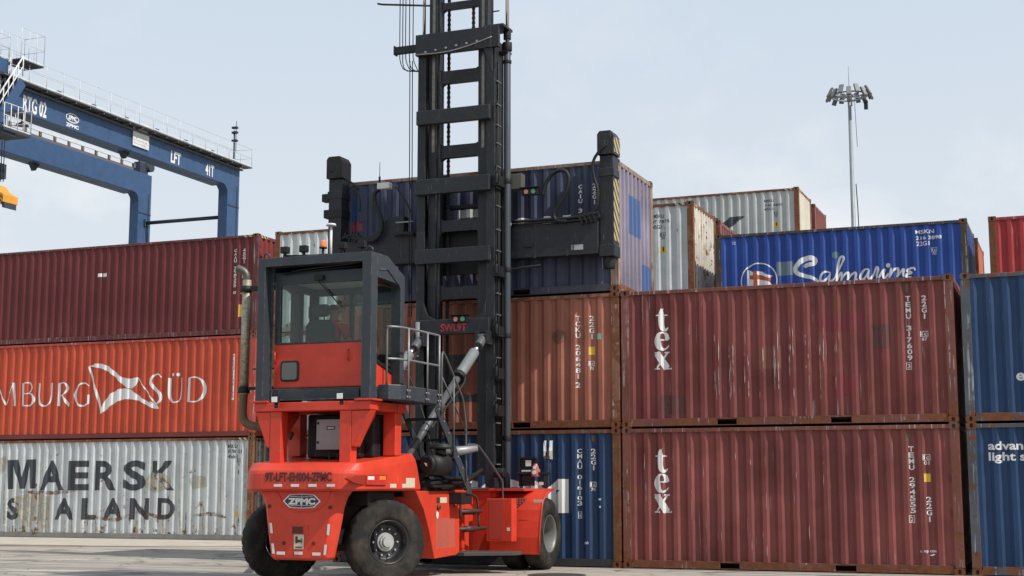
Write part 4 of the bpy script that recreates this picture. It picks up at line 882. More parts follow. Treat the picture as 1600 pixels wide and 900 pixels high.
b = MB(); q0 = on_y(500, 441, ya); q1 = on_y(535, 480, ya); b.tube([(q0.x, ya - .03, q0.z + .05), (q0.x, ya - .03, q0.z), (q1.x, ya - .03, q1.z)], .010, 6); b.box((q0.x - .08, ya - .05, q0.z + .03), (q0.x + .08, ya - .001, q0.z + .11)); b.build('wiper', black, wf)
# roof, floor and the framed sides of the cab
b = MB(); b.box((xa - .06, ya + .062, 4.80), (xb + .06, yc, 4.90)); rf_ = hb(b, 'cab_roof', grey, bevel=.02)
b = MB(); b.box((xa, ya + .09, 4.775), (xb, yc - .06, 4.799)); b.build('roof_lining', gloss('lining_pale', (0.42, 0.43, 0.42), .8, .1), rf_)
b = MB(); b.box((xa - .08, ya - .02, 2.90), (xb + .08, yc, 3.035)); hb(b, 'cab_floor', grey, bevel=.015)
b = MB(); b.box((xa + .05, ya - .06, z0 + .02), (xb - .05, ya - .03, 3.0)); hb(b, 'skirt_plate', grey)
for s_, xx in ((1, xb + .06), (-1, xa - .06)):
    b = MB(); x0, x1 = xx - .025, xx + .025
    b.ring([(ya + .06, zb_ + .002), (yc, zb_ + .002), (yc, 4.795), (ya + .06, 4.795)], [(ya + .12, 3.50), (yc - .08, 3.20), (yc - .08, 4.68), (ya + .12, 4.68)], 'x', x0, x1); d_ = hb(b, 'cab_door' if s_ > 0 else 'cab_side', red if s_ > 0 else grey, bevel=.008)
    b = MB(); b.prism([(ya + .12, 3.502), (yc - .08, 3.202), (yc - .08, 4.678), (ya + .12, 4.678)], 'x', xx - .004, xx + .004); b.build('pane', gl_s, d_)
    b = MB(); b.ring([(ya + .09, 3.47), (yc - .05, 3.17), (yc - .05, 4.71), (ya + .09, 4.71)], [(ya + .125, 3.51), (yc - .085, 3.21), (yc - .085, 4.675), (ya + .125, 4.675)], 'x', xx + .0255 if s_ > 0 else xx - .045, xx + .045 if s_ > 0 else xx - .0255); b.build('window_seal', black, d_)
b = MB()
for xx in (xa, xb, (xa + xb) / 2 - .1): b.box((xx - .035, yc - .06, zb_), (xx + .035, yc - .002, 4.80))
b.box((xa, yc - .055, zb_), (xb, yc - .005, 3.45)); b.box((xa, yc - .055, 4.66), (xb, yc - .005, 4.80)); fw = hb(b, 'front_window', grey)
b = MB(); b.box((xa, yc - .004, 3.46), (xb, yc + .004, 4.655)); b.build('pane', gl_m, fw)
# seat and controls
sx0 = on_y(501, 500, -5.55).x
seatm = gloss('seat_cloth', (0.030, 0.036, 0.036), .8, .1)
b = MB(); b.prism(rrect(sx0 - .25, 3.62, sx0 + .25, 4.17, .14), 'y', -5.62, -5.48); st = hb(b, 'operator_seat', seatm, bevel=.04, seg=3)
b = MB(); b.prism(rrect(sx0 - .155, 4.22, sx0 + .155, 4.42, .06), 'y', -5.60, -5.50); b.build('headrest', seatm, st, bevel=.03)
b = MB(); b.box((sx0 - .25, -5.60, 3.46), (sx0 + .25, -5.08, 3.60)); b.build('cushion', seatm, st, bevel=.05)
b = MB(); b.cyl((sx0 - .07, -5.55, 4.1), (sx0 - .07, -5.55, 4.3), .012, n=8); b.cyl((sx0 + .07, -5.55, 4.1), (sx0 + .07, -5.55, 4.3), .012, n=8); b.box((sx0 - .2, -5.5, 3.04), (sx0 + .2, -5.15, 3.455)); b.build('seat_base', black, st)
b = MB(); b.box((sx0 - .42, -5.45, 3.04), (sx0 - .30, -5.05, 3.82)); b.box((sx0 + .34, -5.45, 3.04), (sx0 + .46, -5.05, 3.72)); b.box((xa + .1, yc - .30, 3.5), (xb - .1, yc - .06, 3.62)); b.box((xa + .06, -5.2, 4.25), (xa + .1, -4.95, 4.45)); hb(b, 'control_console', black, bevel=.015)
b = MB(); b.tube([(sx0 + .19 * math.cos(t), -4.98 + .06 * math.sin(t), 3.83 + .17 * math.sin(t)) for t in [6.2832 * k / 20 for k in range(20)]] , .014, 6); b.cyl((sx0, -4.98, 3.83), (sx0, yc - .2, 3.55), .03, n=8); hb(b, 'steering_wheel', black)
p = on_y(462, 463, -5.0); b = MB(); b.box((p.x - .12, -5.02, p.z - .05), (p.x + .12, -4.98, p.z + .05)); hb(b, 'overhead_display', white_s, bevel=.008)
# roof lamps, beacon, aerials
for x, y in ((445.5, 391), (475, 389), (535.5, 384), (566, 382)):
    p = on_y(x, y, -6.0 if x < 500 else -5.2); b = MB(); b.box((p.x - .065, p.y - .05, p.z - .055), (p.x + .065, p.y + .05, p.z + .055)); b.box((p.x - .02, p.y - .02, p.z - .14), (p.x + .02, p.y + .02, p.z - .05)); hb(b, 'roof_lamp', black, bevel=.01)
p = on_y(505, 380, -5.85); b = MB(); b.cyl((p.x, p.y, p.z - .07), (p.x, p.y, p.z + .045), .06, .05, n=18); bc = hb(b, 'warning_beacon', lamp_mat('beacon_orange', (0.80, 0.20, 0.06)), bevel=.012)
b = MB(); b.cyl((p.x, p.y, 5.08), (p.x, p.y, p.z - .071), .02, n=8); b.cyl((p.x, p.y, p.z - .085), (p.x, p.y, p.z - .068), .065, n=18); b.build('stalk', black, bc)
p = on_y(517.5, 353, -5.75); b = MB(); b.cyl((p.x, p.y, 5.06), (p.x, p.y, p.z), .022, n=10); b.cyl((p.x, p.y, p.z), (p.x, p.y, p.z + .035), .085, .07, n=18); hb(b, 'satellite_aerial', white_s)
b = MB(); b.tube([(XC - .75, -5.98, 5.18), (XC - .3, -5.96, 5.16), (XC + .1, -5.9, 5.17), (XC + .25, -5.8, 5.13)], .018, 6, smooth=1); b.tube([(XC - .55, -6.06, 4.90), (XC - .2, -6.08, 4.93), (XC + .2, -6.08, 4.95), (XC + .68, -6.06, 4.98)], .016, 6, smooth=1); b.tube([(XC - .70, -6.06, 4.86), (XC, -6.09, 4.90), (XC + .7, -6.06, 4.93)], .010, 6); hb(b, 'roof_cable', hose)
b = MB()
for x in (xl + .08, xr - .1): b.tube([(x - .05, -6.15, z1), (x - .05, -6.15, z1 + .07), (x, -6.15, z1 + .10), (x + .05, -6.15, z1 + .07), (x + .05, -6.15, z1)], .016, 6)
hb(b, 'lifting_eye', grey)
# exhaust stack on the left
b = MB(); X_, Y_ = -4.63, -5.75; b.tube([(X_, Y_, 2.98), (X_ + .01, Y_, 4.86)], .072, 18); pe = hb(b, 'exhaust_pipe', pipe_m)
b = MB(); b.tube([(X_, Y_, 4.82), (X_, Y_, 4.95), (X_ - .05, Y_ - .02, 5.02), (X_ - .15, Y_ - .06, 5.06)], .062, 14, smooth=2); b.cyl((X_ - .151, Y_ - .061, 5.06), (X_ - .156, Y_ - .063, 5.062), .05, n=14); b.build('tail_pipe', gloss('pipe_dull', (0.12, 0.115, 0.105), .45, .5, metal=.6), pe)
b = MB(); b.cyl((X_, Y_, 4.66), (X_, Y_, 4.76), .10, n=18); b.box((X_, Y_ - .03, 4.67), (XC - 1.0, Y_ + .03, 4.75)); b.cyl((X_, Y_, 3.0), (X_, Y_, 3.1), .098, n=18); b.box((X_, Y_ - .03, 3.05), (XC - 1.0, Y_ + .03, 3.1)); b.build('pipe_clamp', black, pe)
b = MB(); b.tube([(X_, Y_, 3.0), (X_ - .02, Y_, 2.66), (X_ + .05, Y_, 2.48), (X_ + .45, Y_ + .1, 2.44), (X_ + .8, Y_ + .2, 2.3)], .07, 12, smooth=2); b.build('elbow', rustpipe, pe)
b = MB(); b.tube([(X_ + .2, Y_ + .1, 2.7), (X_ + .22, Y_ + .1, 4.0)], .015, 6); b.tube([(X_ + .3, Y_ + .1, 2.9), (X_ + .3, Y_ + .1, 4.1), (XC - 1.0, Y_ + .1, 4.1)], .013, 6); b.tube([(X_ + .1, Y_ + .1, 3.4), (XC - 1.0, Y_ + .1, 3.4)], .013, 6); hb(b, 'guard_rail', black)
# walkway, railing, stairs on the right
px0, px1 = xr + .005, -1.74
b = MB(); b.prism([(px0, -6.02), (px1 - .13, -6.02), (px1, -5.85), (px1, -4.42), (XC - .5, -4.42), (XC - .5, -4.74), (px0, -4.74)], 'z', 2.83, 3.06); hb(b, 'walkway', grey, bevel=.012)
rail = MB(); tr = [(px0 + .10, -5.98), (px1 - .16, -5.98), (px1, -5.8), (px1, -4.46)]
for z, sm in ((3.96, 1), (3.46, 1)): rail.tube([(x, y, z) for x, y in ([(px0 + .13, -5.98)] + tr[1:])], .018, 8, smooth=2)
rail.tube([(px0 + .13, -5.98, 2.90), (px0 + .13, -5.98, 3.90), (px0 + .15, -5.98, 3.96), (px0 + .2, -5.98, 3.96)], .018, 8)
for x, y in ((px1, -5.62), (px1, -4.92), (px1, -4.46)): rail.tube([(x + .012, y, 2.88), (x + .012, y, 3.96)], .018, 8)
hb(rail, 'railing', steel)
for x, y in ((px1, -5.62), (px1, -4.92), (px1, -4.46)):
    for dz in (2.88, 2.98):
        for dy in (-.04, .04): hb(MB().cyl((x, y + dy, dz), (x + .03, y + dy, dz), .018, n=8), 'railing_bolt', steel)
stp = MB(); sA = (-4.40, 2.80); sB = (-3.05, 1.47)
for x in (-1.80, -2.42): stp.bar((x, sA[0], sA[1]), (x, sB[0], sB[1]), .025, .17); stp.box((x - .0124, sB[0] - .085, 1.37), (x + .0124, sB[0] + .10, 1.56))
stair = hb(stp, 'stair', grey, bevel=.004)
for k in range(4):
    t = (k + .6) / 4; y = sA[0] + (sB[0] - sA[0]) * t; z = sA[1] + (sB[1] - sA[1]) * t
    b = MB(); b.box((-2.40, y - .11, z - .02), (-1.82, y + .11, z + .02)); b.build('tread', black, stair)
for k in range(7):
    t = (k + .4) / 7; y = sA[0] + (sB[0] - sA[0]) * t; z = sA[1] + (sB[1] - sA[1]) * t; MB().cyl((-1.79, y, z + .03), (-1.775, y, z + .03), .018, n=8).build('stair_bolt', steel, stair)
thin = gloss('handrail_grey', (0.12, 0.125, 0.13), .45, .2, metal=.3)
b = MB(); hx = -1.77
def sxp(x, y): q = on_x(x, y, hx); return (hx, q.y, q.z)
b.tube([sxp(690, 648), sxp(690, 556), sxp(693, 548), sxp(709, 588), sxp(728, 634), sxp(728.5, 752)], .018, 8, smooth=1)
b.tube([sxp(709, 586), sxp(709, 716)], .017, 8); b.tube([sxp(690, 588), sxp(709, 630), sxp(728, 676)], .014, 8)
b.tube([sxp(730, 695), sxp(744, 694.5), sxp(750, 699), sxp(783, 748), sxp(786, 757), sxp(785, 832)], .017, 8, smooth=1)
b.tube([(-2.42, -4.45, 2.9), (-2.42, -4.45, 3.6), (-2.42, -3.7, 2.9), (-2.42, -3.1, 1.9)], .016, 8, smooth=1); hb(b, 'stair_handrail', thin)
# air cleaner beside the band
p = on_y(670, 726, -4.35); b = MB(); b.tube([(p.x + .02, -4.42, p.z), (p.x + .10, -3.95, p.z + .01)], .17, 22); b.cyl((p.x + .02 - .01, -4.46, p.z), (p.x + .02, -4.42, p.z), .12, .165, n=22); ac = hb(b, 'air_cleaner', black)
b = MB(); b.cyl((p.x + .12, -4.15, p.z + .17), (p.x + .12, -4.15, p.z + .26), .09, n=16); b.cyl((p.x + .12, -4.15, p.z + .26), (p.x + .12, -4.15, p.z + .31), .19, .20, n=22); b.cyl((p.x + .12, -4.15, p.z + .31), (p.x + .12, -4.15, p.z + .35), .20, .10, n=22); b.build('rain_cap', mastm, ac)
A = Flat().poly([(p.x - .03, p.z + .03), (p.x + .07, p.z + .01), (p.x + .03, p.z - .04), (p.x - .01, p.z - .01)]); hflat(A, 'maker_sticker', logo_w, lambda u, v, l: (u, -4.463 - l, v), ac)
b = MB(); q = on_y(728, 705, -3.3); b.tube([(q.x - .33, -3.6, q.z - .05), (q.x - .1, -3.4, q.z), (q.x + .17, -3.2, q.z + .05)], [.06, .085, .05], 12); hb(b, 'silencer', silver)
b = MB(); b.box((-3.4, -4.6, 1.33), (-2.3, -2.0, 1.62)); b.box((-3.1, -4.0, 1.62), (-2.5, -3.0, 1.95)); b.tube([(-2.3, -4.2, 1.6), (-2.25, -3.6, 1.75), (-2.3, -2.6, 1.6), (-2.4, -1.4, 1.7)], .05, 8, smooth=2); b.tube([(-2.2, -4.3, 1.5), (-2.1, -3.4, 1.58), (-2.2, -2.4, 1.55), (-2.3, -1.3, 1.8)], .04, 8, smooth=2); b.box((-2.05, -4.15, 1.48), (-1.95, -3.0, 1.52)); b.box((-2.5, -3.3, 1.20), (-1.82, -2.85, 1.40)); hb(b, 'engine', black, bevel=.02)
# side cabinet behind the rear wheel with its punched vent panel
XK = -2.06
def kx(x, y): q = on_x(x, y, XK); return (q.y, q.z)
b = MB(); ol = [kx(650, 767), kx(711, 767), kx(711, 789), kx(718, 795), kx(718, 862), kx(713, 867), kx(679, 873), kx(671, 830), kx(662, 795), kx(655, 780)]
b.prism(ol, 'x', XK - .55, XK); cab_ = hb(b, 'side_cabinet', red, bevel=.012)
vent = MB(); a = kx(680.5, 858); c = kx(711, 809); n_ = 17
for k in range(n_):
    for sg in (1,):
        y0 = a[0] + (c[0] - a[0]) * k / n_; vent.bar((XK + .006, y0, c[1]), (XK + .006, y0 + .022, a[1]), .006, .009, up=(1, 0, 0))
vent.build('vent_panel', gloss('vent_pale', (0.55, 0.30, 0.24), .5, .1), cab_)
A = Flat(); q0 = kx(682, 786); q1 = kx(698, 777); A.rect(q0[0] + .14, q0[1], q1[0], q1[1]); A.build('safety_label', marking('label_cream', 0, 0), cab_, lambda u, v, l: (XK + .004 + l, u, v))
A = Flat(); A.rect(q0[0], q0[1], q0[0] + .12, q1[1]); A.disc(kx(683, 803)[0], kx(683, 803)[1], .05, .06); A.build('safety_sign', stick_k, cab_, lambda u, v, l: (XK + .004 + l, u, v))
A = Flat(); A.disc(kx(683, 804)[0], kx(683, 804)[1], .05, .07); A.build('round_label', stick_w, cab_, lambda u, v, l: (XK + .007 + l, u, v))
b = MB(); q = kx(684, 793); b.cyl((XK, q[0], q[1]), (XK + .04, q[0], q[1]), .045, n=14); b.build('filler_cap', gloss('brass_dark', (0.12, 0.08, 0.04), .4, .3, metal=.6), cab_)
b = MB(); q = kx(709.5, 777); b.box((XK + .001, q[0] - .008, q[1] - .17), (XK + .012, q[0] + .008, q[1] + .03)); b.build('door_seam', gloss('seam_dark', (0.12, 0.015, 0.01), .6, .1), cab_)
# recess with pipes between the cabinet and the front fender
XR = -2.30
b = MB(); b.box((XR - .3, -2.70, .36), (XR, -1.70, 1.30)); b.box((XR - .3, -2.70, 1.301), (XR + .10, -2.0, 1.44)); hb(b, 'frame_panel', red, bevel=.012)
b = MB(); b.box((XR + .001, -2.42, .42), (XR + .10, -2.30, 1.22)); b.box((XR + .001, -2.27, .40), (XR + .05, -2.22, 1.1)); b.box((XR + .001, -2.72, 1.02), (XR + .12, -2.35, 1.18)); hb(b, 'frame_rib', red, bevel=.008)
q0 = on_y(760, 846, -1.95); q1 = on_y(800, 779, -1.95)
b = MB(); b.box((q0.x, -1.96, q0.z), (q1.x, -1.72, q1.z)); hb(b, 'fender_box', red, bevel=.01)
A = Flat(); pq = on_y(794.5, 827, -1.96); A.rect(pq.x - .03, pq.z - .03, pq.x + .03, pq.z + .03); hflat(A, 'reflective_strip', stick_w, lambda u, v, l: (u, -1.964 - l, v))
A = Flat(); q0 = on_y(762, 842, -1.96); q1 = on_y(785, 781, -1.96); A.rect(q0.x + .02, q0.z, q1.x, q1.z); hflat(A, 'box_door', marking('door_red', (0.50, 0.05, 0.03), 0), lambda u, v, l: (u, -1.963 - l, v))
b = MB()
for z, y1 in ((.76, -1.97), (1.06, -2.15)): b.cyl((-2.18, -2.78, z), (-1.95, y1, z + .01), .035, n=10); b.cyl((-2.12, -2.5, z), (-2.04, -2.25, z), .055, n=12)
b.tube([(-2.1, -2.72, .95), (-2.1, -2.72, 1.25), (-2.08, -2.62, 1.36), (-2.03, -2.3, 1.36), (-2.0, -2.18, 1.26), (-1.99, -2.15, .76)], .022, 8, smooth=1); b.cyl((-2.02, -2.72, 1.45), (-1.9, -1.95, 1.46), .022, n=8); hb(b, 'hydraulic_pipe', gloss('pipe_brown', (0.06, 0.03, 0.026), .5, .3))
b = MB(); b.prism([(-2.30, -2.78), (-2.0, -2.78), (-1.30, -2.30), (-1.22, -2.05), (-1.26, -1.95), (-2.30, -1.95)], 'z', .31, .37); hb(b, 'foot_step', gloss('step_worn', (0.06, 0.056, 0.052), .6, .5, bump=.4), bevel=.006)
# front fender over the drive wheels
YF = -1.66
def fy(x, y): q = on_y(x, y, YF); return (q.x, q.z)
XFR = -1.05
edge = [on_x(x, y, XFR) for x, y in ((841.5, 867), (843, 840), (844.5, 815), (846, 797), (848.5, 783), (853, 772.5), (859, 766.5), (866, 763))]
prof = [(p.y, p.z) for p in edge]; prof[0] = (prof[1][0], prof[0][1]); pin = [(y + .035, z - .03) for y, z in prof]; pin[0] = (pin[0][0], prof[0][1]); YF = prof[1][0]
b = MB(); b.prism(prof + pin[::-1], 'x', -2.02, XFR); ff = hb(b, 'front_fender', red, bevel=.008)
b = MB(); b.prism([(YF + .05, .31), (YF + .05, 1.44), (prof[-1][0] + .3, 1.44), (prof[-1][0] + .3, 1.30), (YF + .12, 1.25), (YF + .12, .31)], 'x', -2.4, -2.021); b.build('inner_fender', red, ff)
zt_f = prof[-1][1]; b = MB(); b.box((-2.75, YF + .02, zt_f - .05), (XFR - .30, -.15, zt_f - .004)); b.box((-2.03, YF + .10, 1.30), (-1.95, -.2, zt_f - .051)); b.build('fender_top', red, ff, bevel=.008)
b = MB(); b.tube([(XFR, y, z + .004) for y, z in prof], .012, 6); b.build('fender_lip', red, ff)
A = Flat(); q0 = fy(799, 802); q1 = fy(824, 778); q2 = fy(799, 778); A.poly([q2, q1, fy(816, 788), q0]); A.build('punched_plate', marking('punched_red', (0.30, 0.03, 0.02), 0), ff, lambda u, v, l: (u, YF - .003 - l, v))
A = Flat()
for i in range(6):
    for j in range(6 - i): x = 800.5 + j * 4.1; y = 779.5 + i * 3.6; q = fy(x, y); A.disc(q[0], q[1], .016, .014, 8)
A.build('punched_hole', marking('hole_pink', (0.62, 0.20, 0.15), 0), ff, lambda u, v, l: (u, YF - .006 - l, v))
A = Flat(); q0 = fy(834, 785); q1 = fy(849, 780.5); A.rect(q0[0], q0[1], q1[0], q1[1]); A.build('safety_label', marking('label_cream', 0, 0), ff, lambda u, v, l: (u, YF - .003 - l, v))
# lamps, siren and mirror on the fender
q = on_y(832, 744, -.7); b = MB(); b.box((q.x - .26, -.85, 1.72), (q.x + .30, -.55, 1.76)); b.box((q.x - .24, -.8, 1.501), (q.x - .20, -.6, 1.72)); b.box((q.x + .24, -.8, 1.501), (q.x + .28, -.6, 1.72)); b.box((q.x - .15, -.84, 1.51), (q.x + .05, -.7, 1.70)); dk = hb(b, 'lamp_bracket', black, bevel=.006)
p = on_y(825, 726, -.72); b = MB(); b.ring(rrect(p.x - .19, p.z - .20, p.x + .19, p.z + .14, .03), rrect(p.x - .15, p.z - .17, p.x + .15, p.z + .11, .02), 'y', -.76, -.72); b.box((p.x - .15, -.73, p.z - .17), (p.x + .15, -.70, p.z + .11)); wl = hb(b, 'work_lamp', black, bevel=.006)
b = MB(); b.box((p.x - .04, -.745, p.z - .03), (p.x + .07, -.731, p.z + .08)); b.box((p.x - .12, -.745, p.z - .13), (p.x + .12, -.731, p.z - .10)); b.build('lens', lampwhite, wl)
p = on_y(837, 733, -.8); b = MB(); b.cyl((p.x, p.y, p.z - .14), (p.x, p.y, p.z), .085, n=16); b.cyl((p.x, p.y, p.z), (p.x, p.y, p.z + .10), .07, .03, n=16); si = hb(b, 'signal_horn', gloss('horn_pink', (0.40, 0.13, 0.11), .35, .3), bevel=.01)
b = MB(); b.cyl((p.x, p.y - .09, p.z - .06), (p.x, p.y - .05, p.z - .06), .04, n=12); b.box((p.x - .02, p.y - .088, p.z + .0), (p.x + .02, p.y - .06, p.z + .06)); b.build('grille', white_s, si)
for x0, x1 in ((836, 840.5), (842, 849)): q0 = on_y(x0, 758, -.86); q1 = on_y(x1, 753, -.86); hflat(Flat().rect(q0.x, q0.z, q1.x, q1.z), 'reflective_strip', stick_w, lambda u, v, l: (u, -.853 - l, v), dk)
p = on_y(856.5, 703, -.75); b = MB(); b.prism(rrect(p.x - .10, p.z - .185, p.x + .10, p.z + .185, .03), 'y', -.74, -.69); mr = hb(b, 'mirror', black, bevel=.008)
mm_, nt_, bb_ = new_mat('mirror_glass'); bb_.inputs['Metallic'].default_value = 1.0; bb_.inputs['Roughness'].default_value = .02; bb_.inputs['Base Color'].default_value = (.85, .86, .88, 1)
b = MB(); nn = 6; gr = [[b.bm.verts.new((p.x - .088 + .176 * i / nn, -.745 - .028 * (1 - ((i / nn - .5) * 2) ** 2 * .5 - ((j / nn - .5) * 2) ** 2 * .5), p.z - .172 + .344 * j / nn)) for i in range(nn + 1)] for j in range(nn + 1)]
for j in range(nn):
    for i in range(nn): b.bm.faces.new((gr[j][i], gr[j][i + 1], gr[j + 1][i + 1], gr[j + 1][i]))
b.build('mirror_face', mm_, mr, smooth=True)
b = MB(); b.cyl((p.x + .02, -.70, 1.50), (p.x + .02, -.70, p.z - .18), .012, n=8); b.build('stalk', black, mr)

# ---- wheels: each a hub with its rim and tyre
def wheel(name, loc, rz, style, width=.36, rad=.645):
    hwid = width / 2
    b = MB(); hubm = gloss('hub_silver', (0.46, 0.46, 0.45), .38, .3, metal=.4) if style == 'steer' else lgrey
    if style == 'steer':
        b.cyl((.0, 0, 0), (.055, 0, 0), .150, .140, n=28); b.cyl((.055, 0, 0), (.085, 0, 0), .115, .105, n=24); b.cyl((.085, 0, 0), (.125, 0, 0), .085, .072, n=20); b.box((.086, -.11, .02), (.092, -.085, .05))
        for k in range(10): t = 6.2832 * k / 10; b.cyl((.0, .205 * math.cos(t), .205 * math.sin(t)), (.05, .205 * math.cos(t), .205 * math.sin(t)), .019, .014, n=8)
        prof = [(.335, hwid - .035), (.345, hwid - .02), (.33, hwid - .012), (.315, hwid - .03), (.30, hwid - .07), (.285, .05), (.27, .012), (.25, .0), (.02, -.002)]; rm = gloss('rim_black', (0.022, 0.022, 0.023), .3, .15, coat=.3)
    elif style == 'drive':
        b.cyl((-.16, 0, 0), (-.03, 0, 0), .15, n=24); b.cyl((-.03, 0, 0), (.0, 0, 0), .11, .09, n=20)
        for k in range(12): t = 6.2832 * k / 12; b.cyl((-.16, .19 * math.cos(t), .19 * math.sin(t)), (-.125, .19 * math.cos(t), .19 * math.sin(t)), .018, n=8)
        prof = [(.335, hwid - .035), (.35, hwid - .018), (.335, hwid - .008), (.318, hwid - .03), (.30, hwid - .06), (.285, -.05), (.265, -.14), (.22, -.165), (.02, -.165)]; rm = gloss('rim_grey', (0.20, 0.20, 0.195), .45, .4, metal=.4); hubm = gloss('hub_dark', (0.09, 0.09, 0.088), .5, .4)
    else:
        b.cyl((-.05, 0, 0), (.10, 0, 0), .16, n=20); prof = [(.335, hwid - .03), (.33, hwid - .01), (.30, hwid - .06), (.27, -.04), (.02, -.05)]; rm = black; hubm = black
    w = b.build('wheel', hubm, hand); w.matrix_parent_inverse = HINV; w.location = loc; w.rotation_euler.z = rz
    MB().revolve(prof, 48).build('rim', rm, w)
    tp = [(.335, hwid - .045), (.345, hwid - .012), (.40, hwid + .004), (.47, hwid + .010), (.54, hwid + .004), (.585, hwid - .012), (.612, hwid - .028), (rad - .012, hwid - .045), (rad, hwid - .075), (rad + .003, .06), (rad + .004, .0)]
    full = tp + [(r, -x) for r, x in tp[:-1][::-1]]; N = 104; m_ = len(full)
    def rf(i, k, r):
        if i in (8, 9, m_ - 9, m_ - 10): return r - (.013 if (k + (2 if i > m_ / 2 else 0)) % 4 == 0 else 0)
        if i in (7, m_ - 8): return r - (.012 if (k + (2 if i > m_ / 2 else 0)) % 4 == 0 else 0)
        if i in (6, m_ - 7): return r - (.006 if (k + (2 if i > m_ / 2 else 0)) % 4 == 0 else 0)
        return r
    t = MB().revolve(full, N, True, rf).build('tyre', rubber, w); return w
RZ = R(-37.7)
wheel('wheel', (-2.14, -5.56, .645), RZ, 'steer'); wheel('wheel', (-4.00, -5.50, .645), RZ, 'back')
wheel('wheel', (-1.27, -.92, .645), 0, 'drive'); wheel('wheel', (-1.72, -.92, .645), 0, 'back')
wheel('wheel', (XC - 1.79, -.92, .645), R(180), 'drive'); wheel('wheel', (XC - 1.34, -.92, .645), R(180), 'back')

# ---- mast
MX = -3.02; hw = .82
def chan(x, s_, y0, y1, z0, z1, fl, mb):    # channel rail: rear flange, web and front flange
    mb.box((min(x, x - s_ * fl), y0, z0), (max(x, x - s_ * fl), y0 + .05, z1)); mb.box((min(x - s_ * .012, x - s_ * .062), y0 + .0501, z0), (max(x - s_ * .012, x - s_ * .062), y1 - .0501, z1)); mb.box((min(x, x - s_ * fl), y1 - .05, z0), (max(x, x - s_ * fl), y1, z1))
b = MB()
for s_ in (-1, 1): chan(MX + s_ * hw, s_, -.95, -.48, .55, 10.14, .17, b)
ym = -.97
def bar_z(y): return on_y(710, y, ym).z
BARS = []
for y0, y1 in ((50, 83), (170, 192), (278, 302), (388, 411), (499, 523)):
    BARS.append((bar_z(y1), bar_z(y0)))
outer = hb(b, 'outer_mast', mastm, bevel=.006)
for k, (za, zb2) in enumerate(BARS):
    b = MB(); ext = .03 if k == 0 else 0.0; b.box((MX - hw + .02 - ext, ym - .10, za), (MX + hw - .06 + ext, ym + .019, zb2)); b.build('cross_bar', mastm, outer, bevel=.014)
for s_ in (-1, 1):
    for za, zb2 in BARS[1:]:
        x = MX + s_ * (hw - .19); MB().prism([(x, za - .28), (x - s_ * .02, za - .02), (x - s_ * .02, zb2 + .02), (x, zb2 + .28)], 'y', -.90, -.86).build('gusset', mastm, outer, bevel=.008)
    MB().prism([(MX + s_ * (hw - .17), BARS[4][1] + .34), (MX + s_ * (hw - .17), BARS[4][1]), (MX + s_ * (hw - .17) - s_ * .28, BARS[4][1]), (MX + s_ * (hw - .17) - s_ * .08, BARS[4][1] + .10)], 'y', ym, ym + .05).build('gusset', mastm, outer, bevel=.008)
A = Flat(); a = on_y(688.5, 518, ym - .10); c = on_y(729, 504, ym - .10); A.text('SWL9T', a.x, a.z, c.x, a.z + .145, .03); A.build('load_lettering', marking('red_stencil_text', (0.50, 0.035, 0.035), .15), outer, lambda u, v, l: (u, ym - .103 - l, v))
# inner mast: plate frame with round-cornered windows
yi0, yi1 = -.74, -.62; ib = 1.7; it = 14.2
WIN = [(on_y(725, yb2, -.74).z, on_y(725, ya2, -.74).z) for ya2, yb2 in ((128, 171), (191, 224), (245, 280), (301, 342), (361, 389))]
bars_i = []
for ya2, yb2 in ((-104, -84), (0, 12), (107, 128), (224, 245), (342, 361)): bars_i.append((on_y(725, yb2, -.74).z, on_y(725, ya2, -.74).z))
bars_i += [(bars_i[-1][0] - 1.33, bars_i[-1][0] - 1.07)]
inner = MB()
for s_ in (-1, 1): chan(MX + s_ * .63, s_, -.84, -.55, ib, it, .17, inner)
inner_o = hb(inner, 'inner_mast', mastm, bevel=.005)
for za, zb2 in bars_i:
    b = MB(); h = .12
    pts = []
    X0, X1 = MX - .46, MX + .46
    pts = [(X0, za - h), (X0 + .04, za - h * .35), (X0 + .12, za), (X1 - .12, za), (X1 - .04, za - h * .35), (X1, za - h), (X1, zb2 + h), (X1 - .04, zb2 + h * .35), (X1 - .12, zb2), (X0 + .12, zb2), (X0 + .04, zb2 + h * .35), (X0, zb2 + h)]
    # jambs of the windows
    b.prism([(X0 + .09, za + .01), (X1 - .09, za + .01), (X1 - .09, zb2 - .01), (X0 + .09, zb2 - .01)], 'y', yi0, yi1)
    for s_ in (-1, 1):
        xe = MX + s_ * .46; xi = MX + s_ * .37
        b.prism([(xe, za - h), (xi + s_ * .055, za - h * .55), (xi + s_ * .02, za - h * .15), (xi - s_ * .04, za + .012), (xi - s_ * .04, zb2 - .012), (xi + s_ * .02, zb2 + h * .15), (xi + s_ * .055, zb2 + h * .55), (xe, zb2 + h)], 'y', yi0 - .001, yi1 + .001)
    b.build('cross_plate', mastm, inner_o, bevel=.005)
b = MB()
for s_ in (-1, 1): b.box((MX + s_ * .44 - .03, -.80, ib), (MX + s_ * .44 + .03, -.60, it))
b.build('mast_web', mastm, inner_o, bevel=.004)
b = MB()
for s_ in (-1, 1): b.box((min(MX + s_ * .632, MX + s_ * .6335), -.77, 2.0), (max(MX + s_ * .632, MX + s_ * .6335), -.70, 9.6)); b.box((min(MX + s_ * .50, MX + s_ * .56), -.8435, 8.0), (max(MX + s_ * .50, MX + s_ * .56), -.842, 14.0))
b.build('worn_track', gloss('worn_steel', (0.20, 0.185, 0.16), .35, .6, metal=.8, dust=(.03,.025,.02)), inner_o)
